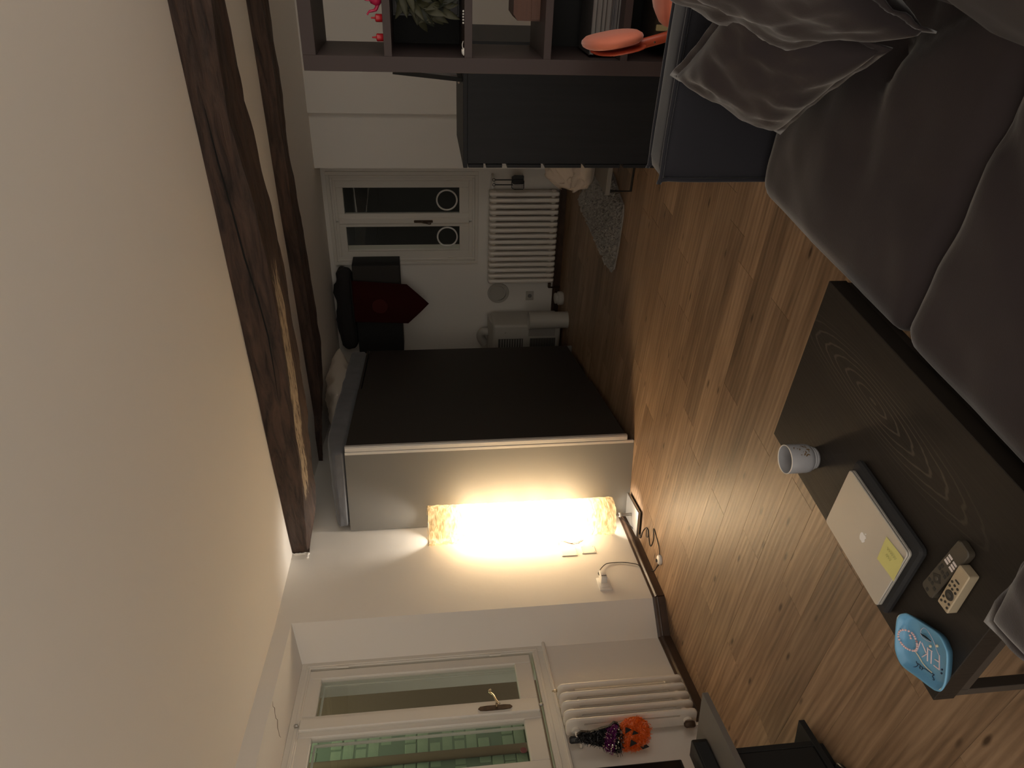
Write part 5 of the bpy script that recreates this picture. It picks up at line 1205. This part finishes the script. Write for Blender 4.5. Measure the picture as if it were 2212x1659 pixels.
for r_, h_ in ((0.02, 0.020), (0.5, 0.018), (0.85, 0.010), (1.0, 0.0), (0.85, -0.006), (0.02, -0.006)):
    rings.append([bm.verts.new((PCX+PRX*0.95*r_*math.cos(2*PI*k/n), PCY+PRY*0.95*r_*math.sin(2*PI*k/n)*(1.0 if math.sin(2*PI*k/n) > 0 else 0.98), h_)) for k in range(n)])
for a_, b_ in zip(rings, rings[1:]):
    for k in range(n): bm.faces.new((a_[k], a_[(k+1) % n], b_[(k+1) % n], b_[k]))
bm.faces.new(rings[0]); bm.faces.new(rings[-1][::-1])
o = obj('pumpkin_face', bm, ORANGE, pk, True); tag(o, 'orange pumpkin face')
o2 = obj('tinsel', tinsel(new(), pdisc(PCX, PCY, PRX, PRY), -0.15, 0.1, -0.24, 0.0, 1500, 0.008, 0.018, 1, dome), ORANGE, o); tag(o2, kind='stuff')
def tri(pts, z=0.034): return prism(new(), [(x, y, z) for x, y in pts], (0, 0, 0.003))
obj('eye', tri([(0.012, -0.062), (0.050, -0.062), (0.032, -0.096)][::-1]), BLACKM, pk)
obj('eye', tri([(-0.062, -0.085), (-0.028, -0.085), (-0.045, -0.122)][::-1]) if False else tri([(-0.070, -0.088), (-0.028, -0.094), (-0.052, -0.128)]), BLACKM, pk)
obj('nose', tri([(0.0, -0.100), (0.026, -0.108), (0.006, -0.135)]), BLACKM, pk)
obj('mouth', tri([(-0.105, -0.165), (-0.088, -0.150), (-0.080, -0.185), (-0.094, -0.200)], 0.018), BLACKM, pk)
hat = [(-0.115, -0.045), (-0.06, -0.058), (0.0, -0.052), (0.060, -0.028), (0.068, -0.005), (0.045, 0.02), (0.040, 0.06), (0.022, 0.12), (0.030, 0.17), (0.012, 0.195), (-0.030, 0.175), (-0.055, 0.10), (-0.085, 0.03), (-0.115, -0.015)]
o = obj('witch_hat', prism(new(), [(x, y, 0.0) for x, y in hat], (0, 0, 0.016)), TINB, pk); tag(o, 'black tinsel witch hat')
hatf = lambda x, y: inside(x, y, hat)
o2 = obj('tinsel', tinsel(new(), hatf, -0.12, 0.07, -0.06, 0.2, 1500, 0.012, 0.026, 2, lambda x, y: 0.016), TINB, o); tag(o2, kind='stuff')
band = lambda x, y: hatf(x, y) and -0.006 < y+0.10*x < 0.038
o2 = obj('hat_band', tinsel(new(), band, -0.12, 0.07, -0.06, 0.06, 900, 0.012, 0.022, 3, lambda x, y: 0.026, 0.005), TINP, o); tag(o2, 'purple tinsel hat band', kind='stuff')
spk = lambda x, y: hatf(x, y) and (-0.04 < y+0.10*x < 0.06)
o2 = obj('sequins', tinsel(new(), spk, -0.12, 0.07, -0.06, 0.08, 130, 0.004, 0.007, 4, lambda x, y: 0.044, 0.006), SEQ, o); tag(o2, kind='stuff')
obj('hanging_loop', Tube(smooth_pts([(0.0, 0.185, 0.008), (-0.03, 0.205, 0.0), (-0.06, 0.19, -0.02)], 4), 0.002, 5), BLACK, pk)
